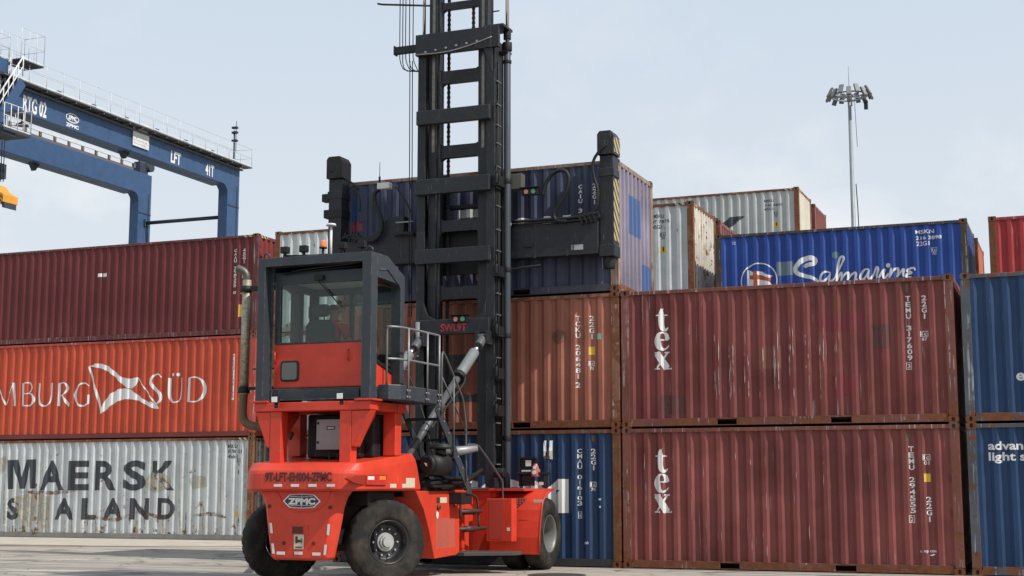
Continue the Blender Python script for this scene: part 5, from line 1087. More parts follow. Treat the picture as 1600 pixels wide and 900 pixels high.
# lift cylinders behind the outer rails
for s_ in (-1, 1):
    xcyl = MX + s_ * (hw + .13 if s_ > 0 else hw + .03)
    b = MB(); b.cyl((xcyl, -.62, .6), (xcyl, -.62, 9.98), .068, n=20); lc = hb(b, 'lift_cylinder', gloss('cylinder_blue_grey', (0.050, 0.060, 0.072), .38, .12), bevel=.006)
    b = MB(); b.cyl((xcyl, -.62, 9.98), (xcyl, -.62, 14.3), .035, n=16); b.build('piston_rod', chrome, lc)
    b = MB(); b.cyl((xcyl, -.62, 9.95), (xcyl, -.62, 10.12), .095, n=20); b.cyl((xcyl, -.62, 10.18), (xcyl, -.62, 10.40), .075, n=20); b.cyl((xcyl, -.62, 9.70), (xcyl, -.62, 9.76), .085, n=20); b.box((xcyl - .06 * (s_ + 1) - .05, -.72, 9.9), (xcyl + .05, -.50, 9.94)); b.build('collar', black, lc, bevel=.006)
    b = MB()
    for z in (7.35, 5.62, 4.35, 2.4): b.box((min(MX + s_ * hw, xcyl), -.66, z - .04), (max(MX + s_ * hw, xcyl), -.58, z + .04)); b.cyl((xcyl, -.62, z - .05), (xcyl, -.62, z + .05), .082, n=16)
    b.build('cylinder_clamp', black, lc, bevel=.005)
# lift chains
for k, (xo, yy, z0c, z1c) in enumerate(((-.345, -.52, 1.9, 13.9), (.345, -.52, 1.9, 13.9), (-.53, -.48, 10.1, 13.9), (.16, -.46, 10.2, 13.9))):
    b = MB(); z = z0c; i = 0
    while z < z1c:
        w_ = .034 if i % 2 else .026; b.box((MX + xo - w_, yy - .012, z), (MX + xo + w_, yy + .012, z + .046)); z += .05; i += 1
    hb(b, 'lift_chain', gloss('chain_oily', (0.020, 0.017, 0.015), .4, .4) if k < 3 else gloss('chain_rusty', (0.10, 0.045, 0.025), .7, .4))
# cables and clamps on the right rail
b = MB(); xr2 = MX + hw + .012
b.tube([(xr2, -.80, 1.8), (xr2 + .01, -.80, 5.0), (xr2, -.79, 7.5), (xr2, -.80, 9.7)], .018, 6); b.tube([(xr2, -.72, 1.6), (xr2, -.72, 9.2)], .014, 6); b.tube([(xr2, -.86, 2.2), (xr2, -.87, 6.0), (xr2, -.85, 8.9)], .010, 6); mc = hb(b, 'mast_cable', hose)
b = MB(); z = 1.9; i = 0
while z < 9.6: b.box((xr2 - .010, -.885, z), (xr2 + .022, -.69, z + .022)); z += .36 + .05 * (i % 3); i += 1
b.build('cable_clamp', steel, mc)
for z in (7.30, 5.55, 4.40, 3.6, 2.9):
    b = MB(); b.box((xr2 - .05, -.98, z - .10), (xr2 + .10, -.70, z + .10)); b.cyl((xr2 + .05, -1.0, z - .06), (xr2 + .05, -1.0, z + .13), .03, n=8); b.tube([(xr2, -.95, z + .1), (xr2 + .06, -1.02, z + .2), (xr2, -.9, z + .32)], .016, 6, smooth=1); hb(b, 'valve_block', black, bevel=.012)
# top of the outer mast: hose bracket, hoses, hook rod
zt_ = BARS[0][1]; q0 = on_y(617, 88, -.95); q1 = on_y(652, 72, -.95)
b = MB(); b.box((q0.x, -1.0, q0.z + .03), (MX - hw + .03, -.90, q1.z + .02)); b.box((q0.x, -1.02, q0.z + .01), (q0.x + .03, -.88, q1.z + .04)); hbk = hb(b, 'hose_bracket', black, bevel=.006)
b = MB()
for i, (x, yt) in enumerate(((626, -60), (630.5, -60), (635, -60), (641, -60), (646.5, -60))):
    a = on_y(x, yt, -.93 + .03 * (i % 2)); z_ = q0.z + .1; b.tube([(a.x, a.y, a.z), (a.x, a.y, z_), (a.x + .01, a.y, z_ - .22 - .1 * (i % 2)), (a.x + .10, a.y, z_ - .42), (MX - hw - .02, a.y + .02, z_ - .45)], .010, 6, smooth=1)
for x in (640.5, 644.5): a = on_y(x, 95, -.90); c = on_y(x - .5, 400, -.90); b.tube([(a.x, a.y, a.z), (c.x, a.y, c.z - 1.2)], .010, 6)
hb(b, 'hydraulic_hose', hose)
b = MB(); q = on_y(590, 8, -.9); q2 = on_y(672, 9, -.9); b.tube([(q.x, -.9, q.z + .03), (q.x + .1, -.9, q.z), (q2.x, -.9, q2.z)], .02, 6); hb(b, 'guide_rod', black)
b = MB(); xx = MX + .63
for k in range(5): b.box((xx + .03, -.70, 10.2 + .28 * k), (xx + .18, -.66, 10.22 + .28 * k))
b.box((MX + .60, -1.0, zt_ + .001), (MX + hw + .2, -.5, zt_ + .05)); b.box((MX + hw - .05, -1.05, zt_ - .42), (MX + hw + .12, -.96, zt_ + .02)); b.prism([(MX + .62, zt_ - .42), (MX + hw - .02, zt_ - .42), (MX + hw - .02, zt_ - .9)], 'y', -1.04, -.98); hb(b, 'mast_head', mastm, bevel=.008)
b = MB()
for k in range(6): b.cyl((MX - .6 + k * .22, ym - .13, BARS[0][0] + .05 + .02 * k), (MX - .6 + k * .22, ym - .10, BARS[0][0] + .05 + .02 * k), .022, n=8)
b.tube([(MX - hw, ym - .12, BARS[0][0] + .02), (MX - .2, ym - .13, BARS[0][0] - .01), (MX + .3, ym - .13, BARS[0][0] + .06), (MX + hw, ym - .12, BARS[0][0] + .2)], .012, 6, smooth=1); hb(b, 'mast_bolt', silver)
# tilt cylinders from the chassis up to the SWL bar
for s_ in (-1, 1):
    top = Vector((MX + s_ * .66, -1.08, 4.28)); bot = Vector((MX + s_ * .70, -4.45, 1.95)); d = (top - bot)
    b = MB(); b.cyl(bot, bot + d * .66, .064, n=20); tcy = hb(b, 'tilt_cylinder', gloss('cylinder_grey', (0.095, 0.10, 0.105), .4, .15))
    b = MB(); b.cyl(bot + d * .64, bot + d * .86, .100, n=22); b.build('sleeve', lgrey, tcy, bevel=.008)
    b = MB(); b.cyl(bot + d * .86, bot + d * .93, .05, n=16); b.build('piston_rod', chrome, tcy)
    b = MB(); b.cyl(bot + d * .92, top, .085, n=18); b.cyl(top + Vector((-.12, 0, 0)), top + Vector((.12, 0, 0)), .07, n=14); b.build('rod_end', gloss('cylinder_grey', 0, 0), tcy, bevel=.006)
    b = MB(); b.cyl(bot + d * .63, bot + d * .655, .13, n=20); b.tube([bot + d * .64 + Vector((.14, 0, 0)), bot + d * .60 + Vector((.17, 0, -.05)), bot + d * .45 + Vector((.10, 0, -.06)), bot + d * .2 + Vector((.1, 0, 0))], .022, 8, smooth=1); b.build('port_fitting', black, tcy)
    b = MB(); b.box((top.x - .13, -1.2, 4.15), (top.x - .09, -.95, 4.4)); b.box((top.x + .09, -1.2, 4.15), (top.x + .13, -.95, 4.4)); b.build('bracket', mastm, tcy)
b = MB(); x = MX - hw + .12; b.cyl((x, -1.12, 4.0), (x, -1.12, 4.62), .045, n=12); b.cyl((x, -1.12, 3.95), (x, -1.12, 4.0), .03, n=8); hb(b, 'mast_stop', lgrey)
# signal lamps (two small boxes with amber and green lenses)
for x, y in ((719, 499), (829, 300)):
    p = on_y(x, y, -1.06 if y > 400 else -.5); w_ = .17
    b = MB(); b.box((p.x - w_, p.y - .05, p.z - .065), (p.x + w_, p.y + .05, p.z + .07)); b.box((p.x - w_ - .02, p.y - .12, p.z + .07), (p.x + w_ + .02, p.y + .05, p.z + .085)); sg = hb(b, 'signal_lamp', black, bevel=.006)
    for dx, mm2 in ((-.07, lamp_mat('lens_amber', (0.55, 0.22, 0.12))), (.075, lamp_mat('lens_green', (0.03, 0.30, 0.12)))): b = MB(); b.cyl((p.x + dx, p.y - .065, p.z), (p.x + dx, p.y - .05, p.z), .045, n=16); b.build('lens', mm2, sg)
p = on_y(808, 284, -.45); b = MB(); b.box((p.x - .13, -.55, p.z - .16), (p.x + .13, -.35, p.z + .14)); hb(b, 'camera_box', gloss('olive_grey', (0.09, 0.09, 0.075), .6, .3), bevel=.01)
b = MB(); b.cyl((MX - .80, -.95, .95), (MX - .80, -.55, 1.5), .05, n=8); b.tube([(-2.45, -1.2, 1.72), (-2.3, -1.9, 1.62), (-2.55, -3.4, 1.5)], .05, 8); b.cyl((-2.15, -1.05, 1.75), (-1.95, -1.05, 1.75), .09, n=14); b.box((-2.6, -1.1, 1.0), (-1.85, -.4, 1.48)); hb(b, 'mast_foot', black, bevel=.01)

# ---- carriage and side-lift spreader
YS0, YS1 = -.40, -.07
b = MB(); b.box((-4.45, YS0, 5.90), (-1.60, YS1 - .06, 6.52)); b.prism([(-5.72, 5.90), (-4.4, 5.90), (-4.4, 6.88), (-4.75, 6.88), (-5.0, 6.62), (-5.2, 6.5), (-5.72, 6.42)], 'y', YS0 + .02, YS1 - .08); sp = hb(b, 'spreader', mastm, bevel=.012)
b = MB(); b.box((MX - .60, -.46, 5.6), (MX + .60, -.401, 6.50)); b.box((MX - .60, -.46, 6.50), (MX - .36, -.401, 7.6)); b.box((MX + .38, -.46, 6.50), (MX + .60, -.401, 7.6)); b.box((MX - .75, -.46, 6.92), (MX + .75, -.30, 6.99)); b.box((MX - .5, -.44, 7.30), (MX + .5, -.25, 7.40)); b.build('carriage', black, sp, bevel=.012)
b = MB(); b.box((-2.25, YS0 - .02, 5.86), (-.30, YS1 - .10, 6.48)); b.box((-1.62, YS0 - .028, 5.84), (-1.56, YS1 - .09, 6.50)); b.box((-.95, YS0 - .028, 5.84), (-.90, YS1 - .09, 6.50)); b.box((-2.2, YS0 - .026, 6.46), (-.32, YS0 + .05, 6.50)); b.build('telescopic_beam', mastm, sp, bevel=.010)
A = Flat(); a = on_y(898, 391, YS0); c = on_y(912, 382, YS0); A.rect(a.x, a.z, c.x, c.z); A.build('plate_label', marking('label_grey', (.42, .43, .42), .15), sp, lambda u, v, l: (u, YS0 - .031 - l, v))
A = Flat(); a = on_y(893, 391, YS0); A.rect(a.x, a.z, a.x + .05, a.z + .10); A.build('small_label', marking('label_dark', (.2, .2, .2), .15), sp, lambda u, v, l: (u, YS0 - .031 - l, v))
b = MB(); p = on_y(822, 383, YS0); b.box((p.x - .04, YS0 - .06, p.z - .05), (p.x + .14, YS0 - .021, p.z + .04)); b.box((-1.25, YS0 - .05, 6.52), (-.55, YS1, 6.60)); b.tube([(-2.05, -.55, 5.62), (-1.75, -.5, 5.66), (-1.45, -.45, 5.69)], .03, 8); b.build('beam_fitting', black, sp, bevel=.008)
hatch = stripes('column_hatching', (0.46, 0.36, 0.17), (0.045, 0.04, 0.035), .20)
def column(x0, x1, mirror):
    b = MB(); b.box((x0, YS0 + .02, 5.82), (x1, YS1 + .03, 7.75)); b.box((x0 - .02, YS0, 7.34), (x1 + .02, YS1 + .034, 7.50)); b.box((x0 - .02, YS0, 5.80), (x1 + .02, YS1 + .034, 6.02))
    cl = b.build('end_column', mastm, sp, bevel=.012)
    b = MB(); b.prism([(x0 - .03, 7.76), (x1 + .03, 7.76), (x1 + .03, 8.12), (x1 - .03, 8.22), (x0 + .02, 8.22), (x0 - .03, 8.16)], 'y', YS0 - .04, YS1 + .04); b.box((x0 + .06, YS0 - .06, 7.90), (x0 + .14, YS0 - .042, 8.02)); b.build('twistlock_head', mastm if not mirror else black, cl, bevel=.014)
    b = MB(); b.cyl(((x0 + x1) / 2, YS0 + .15, 5.58), ((x0 + x1) / 2, YS0 + .15, 5.80), .11, n=18); b.build('guide_shoe', black, cl, bevel=.01)
    return cl
cr_ = column(-.27, .0, False); cl_ = column(-6.12, -5.82, True)
b = MB(); b.box((.001, YS0 + .03, 6.10), (.006, YS1 + .02, 7.30)); b.build('hatched_plate', hatch, cr_)
b = MB(); b.box((.031, YS0 - .02, 7.80), (.036, YS1 + .03, 8.10)); b.build('hatched_plate', hatch, cr_)
for q0, q1 in (((-.31, YS0 + .03, 5.85), (-.272, YS1 - .02, 6.55)), ((-6.28, YS0 + .02, 7.30), (-6.121, YS0 + .2, 7.46)), ((-6.22, YS0, 6.95), (-5.80, YS1 + .034, 7.12))): MB().box(q0, q1).build('column_bracket', black, sp, bevel=.006)
b = MB(); b.tube([(-.10, YS0 - .02, 7.95), (-.22, YS0 - .06, 7.86), (-.40, YS0 - .06, 7.62), (-.36, YS0 - .05, 7.30), (-.28, YS0 - .05, 7.1), (-.30, YS0 - .05, 6.75), (-.42, YS0 - .06, 6.62), (-.62, YS0 - .05, 6.56)], .030, 10, smooth=2); b.build('spreader_hose', hose, sp)
def sy(x, y, Y=-.48): q = on_y(x, y, Y); return (q.x, q.y, q.z)
b = MB(); b.tube([sy(*p) for p in ((848, 305), (853, 285), (863, 270), (880, 264), (890, 275), (886, 300), (872, 322), (864, 335), (868, 345), (885, 346))], .040, 10, smooth=2); b.build('spreader_hose', hose, sp)
b = MB(); b.tube([sy(*p) for p in ((800, 347), (850, 343), (900, 340), (935, 332))], .03, 8, smooth=1); b.build('spreader_hose', hose, sp)
b = MB(); b.tube([sy(*p) for p in ((800, 352), (850, 347), (890, 346), (938, 338))], .025, 8, smooth=1); b.build('spreader_hose', hose, sp)
b = MB(); b.tube([sy(*p) for p in ((552, 372), (575, 378), (592, 372), (598, 355), (594, 335), (586, 320), (584, 302), (592, 296))], .045, 10, smooth=2); b.build('spreader_hose', hose, sp)
b = MB(); b.tube([sy(*p) for p in ((545, 290), (556, 297), (563, 310), (562, 330))], .022, 8, smooth=1); b.build('spreader_hose', hose, sp)
b = MB(); b.tube([sy(*p) for p in ((540, 282), (552, 286), (560, 296))], .02, 8, smooth=1); b.build('spreader_hose', hose, sp)
b = MB(); b.tube([sy(*p) for p in ((617, 368), (630, 364), (648, 366))], .04, 8, smooth=1); b.build('spreader_hose', hose, sp)
b = MB(); b.tube([sy(*p) for p in ((535, 372), (552, 366), (566, 374), (585, 378))], .03, 8, smooth=1); b.build('spreader_hose', hose, sp)
b = MB(); b.tube([sy(*p) for p in ((618, 292), (626, 302), (636, 318), (644, 336))], .02, 8, smooth=1); b.build('spreader_hose', hose, sp)
b = MB(); p = on_y(602, 291, -.45); b.box((p.x - .14, -.55, p.z - .07), (p.x + .14, -.40, p.z + .06)); wb = b.build('junction_box', white_s, sp, bevel=.015)
b = MB(); q = on_y(593.5, 280, -.45); b.cyl((q.x, -.46, p.z + .06), (q.x, -.46, q.z + .05), .022, n=8); b.build('aerial', black, wb)
b = MB(); q2 = on_y(593.5, 254, -.45); b.cyl((q.x, -.46, q.z + .05), (q.x, -.46, q2.z), .010, n=8); b.build('aerial_tip', white_s, wb)
b = MB(); 
for x0, x1, y in ((619, 646, 347), ): a = sy(x0, y + 2); c = sy(x1, y - 2); b.box((a[0], -.50, a[2]), (c[0], -.46, c[2]))
b.build('hose_tray', boxgrey, sp)
b = MB()
for i in range(14): q = sy(905 + i * 2.4, 337 + (i % 3) * 5 - i * .4); b.box((q[0] - .02, q[1] - .03, q[2] - .05), (q[0] + .012, q[1] + .03, q[2] + .03))
for i in range(8): q = sy(540 + i * 3.2, 366 + (i % 3) * 4); b.box((q[0] - .02, q[1] - .03, q[2] - .05), (q[0] + .015, q[1] + .03, q[2] + .03))
b.build('valve_bank', black, sp, bevel=.004)

# ---------------------------------------------------------------- the operator
def skin_body(name, V, E, mt, parent, sub=2, inv=None):
    me = bpy.data.meshes.new(name); me.from_pydata([v[:3] for v in V], E, []); o = bpy.data.objects.new(name, me); col.objects.link(o); o.parent = parent
    if inv is not None: o.matrix_parent_inverse = inv
    me.materials.append(mt); sk = o.modifiers.new('skin', 'SKIN'); sk.use_smooth_shade = True
    ld = me.skin_vertices[0].data
    for i, v in enumerate(V): r = v[3]; ld[i].radius = (r, r) if not isinstance(r, tuple) else r; ld[i].use_root = (i == 0)
    s2 = o.modifiers.new('subdivision', 'SUBSURF'); s2.levels = sub; s2.render_levels = sub; return o
ox = sx0 + .10; oy = -5.34; oz = 3.62
per = empty('person', (ox, oy, oz), 'operator in a red shirt sitting in the cab with his back to the window', 'person')
skin_m = gloss('skin', (0.30, 0.15, 0.10), .5, .05); shirt = gloss('red_shirt', (0.42, 0.035, 0.04), .8, .1); hair = gloss('black_hair', (0.015, 0.013, 0.012), .6, .1); trou = gloss('dark_trousers', (0.03, 0.035, 0.05), .8, .1)
V = [(0, 0, .02, .13), (0, -.01, .2, .13), (.0, -.02, .38, .15), (.01, -.01, .49, .10), (.02, .01, .57, .055), (.02, .03, .66, .085), (.02, .04, .75, .092), (.02, .03, .80, .06),
     (.20, -.01, .45, .065), (.26, .06, .24, .048), (.24, .28, .20, .036), (.23, .36, .21, .030), (-.19, -.01, .45, .065), (-.27, .06, .24, .048), (-.22, .28, .20, .036), (-.20, .36, .21, .030),
     (.10, .10, .0, .09), (.12, .42, -.01, .070), (.12, .48, -.38, .05), (.12, .60, -.42, .04), (-.10, .10, .0, .09), (-.12, .42, -.01, .070), (-.12, .48, -.38, .05), (-.12, .60, -.42, .04)]
E = [(0, 1), (1, 2), (2, 3), (3, 4), (4, 5), (5, 6), (6, 7), (3, 8), (8, 9), (9, 10), (10, 11), (3, 12), (12, 13), (13, 14), (14, 15), (0, 16), (16, 17), (17, 18), (18, 19), (0, 20), (20, 21), (21, 22), (22, 23)]
body = skin_body('body', V, E, skin_m, per)
for s_ in (-1, 1):          # fingers closing on the wheel rim
    hx_, hz_ = (.23 if s_ > 0 else -.20), .21
    for f in range(4): skin_body('finger', [(hx_ - .02 + .014 * f, .37, hz_ + .01, .010), (hx_ - .02 + .014 * f, .41, hz_ + .02, .009), (hx_ - .02 + .014 * f, .43, hz_ - .01, .008), (hx_ - .02 + .014 * f, .41, hz_ - .03, .007)], [(0, 1), (1, 2), (2, 3)], skin_m, body, 1)
    skin_body('thumb', [(hx_ - s_ * .03, .36, hz_, .011), (hx_ - s_ * .05, .39, hz_ + .01, .010), (hx_ - s_ * .04, .42, hz_ + .01, .008)], [(0, 1), (1, 2)], skin_m, body, 1)
V2 = [(v[0], v[1], v[2], v[3] + .018) for v in V[:4]] + [(v[0], v[1], v[2], v[3] + .02) for v in (V[8], V[9], V[12], V[13])]
V2[3] = (V[3][0], V[3][1], V[3][2] + .02, .10)
skin_body('shirt', V2, [(0, 1), (1, 2), (2, 3), (3, 4), (4, 5), (3, 6), (6, 7)], shirt, per)
skin_body('trousers', [(0, .02, .0, .145)] + [(v[0], v[1], v[2], v[3] + .015) for v in V[16:19]] + [(v[0], v[1], v[2], v[3] + .015) for v in V[20:23]], [(0, 1), (1, 2), (2, 3), (0, 4), (4, 5), (5, 6)], trou, per)
skin_body('hair', [(.02, .015, .70, .090), (.02, .02, .765, .098), (.02, .045, .80, .075)], [(0, 1), (1, 2)], hair, per)
b = MB(); 
for s_ in (-1, 1): b.cyl((.02 + s_ * .09, .04, .70), (.02 + s_ * .103, .04, .70), .028, n=12)
b.cyl((.02, .13, .71), (.02, .155, .69), .014, .018, n=8); b.build('ears'[:-1], skin_m, body)
b = MB(); b.box((.16, -.085, .50), (.23, .02, .512)); b.build('shoulder_strip', gloss('hi_vis_yellow', (.6, .55, .1), .6, .05), per)

# ---------------------------------------------------------------- rubber tyred gantry crane in the distance
YG = 46.0
cblue = gloss('crane_blue', (0.034, 0.078, 0.170), 0.5, 0.35, grain=2, scuff=.3, dust=(.025,.05,.10)); cdark = gloss('crane_dark', (0.03, 0.04, 0.06), .6, .2); cwhite = gloss('rail_white', (0.60, 0.61, 0.61), .5, .3)
pr = on_y(375, 262, YG); XRt, ZT = pr.x, pr.z; XLf = on_y(238, 266, YG).x; GW = .62; GD = 1.30
CY0 = YG - 25.0
crane = empty('gantry_crane', ((XRt + XLf) / 2, YG - 12, 0), 'blue gantry crane with white railings rising behind the dark maroon container', 'crane')
CINV = Matrix.Translation(-Vector(crane.location))
def cb(mb, name, mt, parent=None, **k):
    o = mb.build(name, mt, parent or crane, **k)
    if not parent: o.matrix_parent_inverse = CINV
    return o
def gantry(xf):        # xf: sunlit (+X) face of this portal
    x0, x1 = xf - GW, xf; zb3 = ZT - GD; yi = YG - 1.25
    out = [(CY0, 0), (CY0, ZT), (YG, ZT), (YG, 0)]; inn = [(CY0 + 1.25, 0), (CY0 + 1.25, zb3 - .5)] + [(CY0 + 1.25 + .5 - .5 * math.cos(R(a)), zb3 - .5 + .5 * math.sin(R(a))) for a in (30, 60)] + [(CY0 + 1.75, zb3), (yi - .5, zb3)] + [(yi - .5 + .5 * math.sin(R(a)), zb3 - .5 + .5 * math.cos(R(a))) for a in (30, 60)] + [(yi, zb3 - .5), (yi, 0)]
    pg = out + inn[::-1]
    b = MB(); b.prism(pg, 'x', x0, x1); g_ = cb(b, 'portal_girder', cblue, bevel=.03)
    b = MB(); b.box((xf - 1.05, CY0 + 1.3, zb3 + .002), (x0 - .002, yi - .1, ZT - .01)); b.build('box_girder', cblue, g_, bevel=.02)
    b = MB(); b.box((x0 - .04, yi + .04, 2), (x0 - .001, YG - .10, zb3 + .3)); b.box((xf + .001, yi + .95, 4), (xf + .03, yi + 1.0, ZT - 1.2)); b.box((xf + .001, yi + .02, zb3 - 1.2), (xf + .03, YG - .03, zb3 - 1.14)); b.build('stiffener', cdark, g_)
    return g_
g1 = gantry(XRt); g2 = gantry(XLf)
b = MB(); z = on_y(287, 344, YG - .5).z; b.cyl((XLf, YG - .5, z), (XRt - GW, YG - .5, z), .11, n=12); b.box((XLf + .001, YG - .7, z - .2), (XLf + .1, YG - .3, z + .2)); cb(b, 'cross_tie', cdark)
b = MB()
for y in (CY0 + .7, YG - .7): b.box((XLf - GW - .6, y - .5, 1.0), (XRt + .6, y + .5, 2.2))
cb(b, 'sill_beam', cblue, bevel=.03)
for y in (CY0 + .7, YG - .7):
    for x in (XLf - GW, XRt):
        b = MB(); b.cyl((x - .3, y - .3, .8), (x - .3, y + .3, .8), .8, n=28); b.cyl((x + .4, y - .3, .8), (x + .4, y + .3, .8), .8, n=28); cb(b, 'crane_wheel', rubber)
# walkway and railing on the right girder
yA = on_x(60, 138, XRt).y; yB = YG + .5
b = MB(); b.box((XRt - .05, yA - 3, ZT + .002), (XRt + .55, yB, ZT + .06)); n_ = 17
for k in range(n_): y = yA + (yB - yA) * k / n_; b.box((XRt + .001, y, ZT - .10), (XRt + .52, y + .07, ZT + .001))
cb(b, 'walkway', gloss('walkway_grey', (0.10, 0.105, 0.11), .6, .2))
b = MB(); b.box((XRt + .001, yA - 2, ZT - .20), (XRt + .16, yB - .4, ZT - .11)); cb(b, 'cable_tray', gloss('tray_grey', (0.08, 0.085, 0.09), .5, .2))
def railing(p, q, h=1.1, step=1.2, name='railing', r=.013):
    p = Vector(p); q = Vector(q); n = max(1, round((q - p).length / step)); b = MB(); up = Vector((0, 0, 1))
    for k in range(n + 1): x = p.lerp(q, k / n); b.cyl(x, x + up * h, r, n=6)
    for z in (h, h * .5): b.cyl(p + up * z, q + up * z, r, n=6)
    b.bar(p + up * .06, q + up * .06, .01, .06); return cb(b, name, cwhite)
railing((XRt + .52, yA - 2.5, ZT + .06), (XRt + .52, yB - .05, ZT + .06)); railing((XRt - GW, yA, ZT + .08), (XRt - GW, yB - .05, ZT + .08)); railing((XRt + .52, yB - .05, ZT + .06), (XRt - GW, yB - .05, ZT + .08))
b = MB(); 
for k in range(6): y = yA + 1.5 + k * 2.7; b.box((XRt - .2, y, ZT + .081), (XRt - .05, y + .25, ZT + .45))
cb(b, 'floodlight', cdark)
p = on_y(368, 205, YG); b = MB(); b.cyl((p.x, YG - .1, ZT + .08), (p.x, YG - .1, p.z), .05, n=8); q = on_y(373, 190, YG); b.cyl((p.x + .12, YG - .1, ZT + 1.0), (p.x + .12, YG - .1, q.z), .02, n=6)
for z in (1.6, 2.1, 2.4): b.box((p.x - .15, YG - .2, ZT + z), (p.x + .2, YG, ZT + z + .12))
cb(b, 'aerial_mast', cdark)
# lettering on the right girder's sunlit side
def gpx(x, y): q = on_x(x, y, XRt); return (q.y, q.z)
def gplace(u, v, l): return (XRt + .006 + l, u, v)
def gtext(t, x0, x1, h, zc, w=.03):
    a = gpx(x0, 200)[0]; c = gpx(x1, 230)[0]; return Flat().text(t, a, ZT - zc - h / 2, c, ZT - zc + h / 2, w)
for t, x0, x1, h, zc in (('RTG 02', 34, 70, .74, .78), ('LFT', 268.5, 283, .66, .80), ('41T', 323, 335.5, .66, .80)): gtext(t, x0, x1, h, zc).build('crane_lettering', logo_w, g1, gplace)
A = Flat(); a = gpx(103, 180)[0]; c = gpx(123.5, 186)[0]; cu_ = (a + c) / 2; w_ = (c - a); A.annulus(cu_, ZT - .70, w_ / 2, .24, .05, 24); A.text('ZPMC', a + w_ * .16, ZT - .80, c - w_ * .16, ZT - .58, .05); A.text('ZPMC', a + w_ * .02, ZT - 1.17, c, ZT - 1.0, .05); A.build('crane_lettering', logo_w, g1, gplace)
b = MB(); a = gpx(206, 214)[0]; c = gpx(231, 222)[0]; b.box((XRt + .03, a, ZT - .98), (XRt + .09, c, ZT + .06)); sb = cb(b, 'notice_board', cwhite, bevel=.01)
A = Flat(); rnd = random.Random(3)
for k in range(3):
    u = a + .12
    while u < c - .3: w_ = rnd.uniform(.08, .22); A.rect(u, ZT - .86 + .20 * k * .9, u + w_, ZT - .80 + .20 * k * .9); u += w_ + .06
A.build('board_marks', marking('faint_grey', (.42, .44, .46), .3), sb, lambda u, v, l: (XRt + .094 + l, u, v))
p = on_x(48, 181, XRt); b = MB(); b.cyl((XRt - .5, p.y, ZT - GD - .35), (XRt - .5, p.y, ZT - GD), .05, n=8); b.cyl((XRt - .5, p.y, ZT - GD - .45), (XRt - .5, p.y, ZT - GD - .3), .35, .12, n=12); cb(b, 'floodlight', cdark)
for x, y in ((207, 237),): q = on_x(x, y, XRt); b = MB(); b.prism([(q.y - .3, ZT - GD - .001), (q.y + .3, ZT - GD - .001), (q.y, ZT - GD - .35)], 'x', XRt - .7, XRt - .4); cb(b, 'girder_bracket', cdark)
q = on_x(66, 246, XLf); b = MB(); b.prism([(q.y - .3, ZT - GD - .001), (q.y + .3, ZT - GD - .001), (q.y, ZT - GD - .4)], 'x', XLf - .7, XLf - .4); cb(b, 'girder_bracket', cdark)
# cable trough and end gear on the left girder
yL0 = on_x(16, 186, XLf).y; yL1 = on_x(210, 257, XLf).y
b = MB(); b.box((XLf - .6, yL0, ZT + .002), (XLf - .05, yL1, ZT + .16)); n_ = 9
for k in range(n_ + 1): y = yL0 + (yL1 - yL0) * k / n_; b.box((XLf - .12, y, ZT + .161), (XLf - .02, y + .16, ZT + .42))
cb(b, 'cable_trough', gloss('trough_brown', (0.13, 0.11, 0.10), .6, .3))
b = MB(); b.box((XLf - .1, yL0, ZT + .42), (XLf - .02, yL1, ZT + .50)); cb(b, 'trough_rail', cwhite)
b = MB(); y = YG - .8; b.box((XLf - .7, y - .3, ZT), (XLf - .1, y + .5, ZT + .7)); b.cyl((XLf - .4, y, ZT + .7), (XLf - .4, y, ZT + 1.5), .05, n=8); b.cyl((XLf - .5, y + .6, ZT + .5), (XLf + .1, y + .6, ZT + .5), .3, n=14); cb(b, 'rope_anchor', cdark)
# trolley on both girders, its stair, platform, ropes and the lifting frame
yT = on_x(-6, 110, XRt).y - 1.8
b = MB(); b.box((XLf - GW - .4, yT - 4.5, ZT + .20), (XRt + .2, yT + 2.4, ZT + .9)); tr_ = cb(b, 'trolley', cblue, bevel=.04)
b = MB(); b.box((XLf - 1.0, yT - 4.2, ZT + .901), (XRt - 1.2, yT + .2, ZT + 2.6)); b.build('machine_house', cblue, tr_, bevel=.04)
b = MB(); b.box((XLf - GW - .5, yT - 4.6, ZT + .0), (XRt + .3, yT + 2.5, ZT + .199)); b.build('trolley_bogie', cdark, tr_)
for p, q in (((XRt + .2, yT - 4.4, ZT + .9), (XRt + .2, yT + 2.4, ZT + .9)), ((XRt + .2, yT + 2.4, ZT + .9), (XLf - 1, yT + 2.4, ZT + .9)), ((XRt - 1.3, yT - 4, ZT + 2.6), (XRt - 1.3, yT + .2, ZT + 2.6))): railing(p, q, step=.8)
b = MB(); b.box((XRt - .5, yT + 2.6, ZT + .94), (XRt + .7, yT + 4.2, ZT + 1.0)); cb(b, 'landing', cdark)
for p, q in (((XRt + .7, yT + 2.6, ZT + 1.0), (XRt + .7, yT + 4.2, ZT + 1.0)), ((XRt - .5, yT + 4.2, ZT + 1.0), (XRt + .7, yT + 4.2, ZT + 1.0)), ((XRt - .5, yT + 2.6, ZT + 1.0), (XRt - .5, yT + 4.2, ZT + 1.0))): railing(p, q, step=.5, h=1.5)
ys = yT + 3.2; xs_ = XRt + .55
T0 = on_x(26, 120, xs_); T1 = on_x(-38, 219, xs_)
b = MB(); b.bar(T0 + Vector((.35, 0, -.28)), T1 + Vector((.35, 0, -.28)), .1, .46); b.bar(T0 + Vector((-.4, 0, -.2)), T1 + Vector((-.4, 0, -.2)), .08, .25); st2_ = cb(b, 'stair', cblue)
b = MB(); n_ = 16
for k in range(n_): p = T0.lerp(T1, (k + .5) / n_); b.box((p.x - .35, p.y - .12, p.z - .06), (p.x + .29, p.y + .12, p.z - .02))
b.build('tread', cdark, st2_)
b = MB()
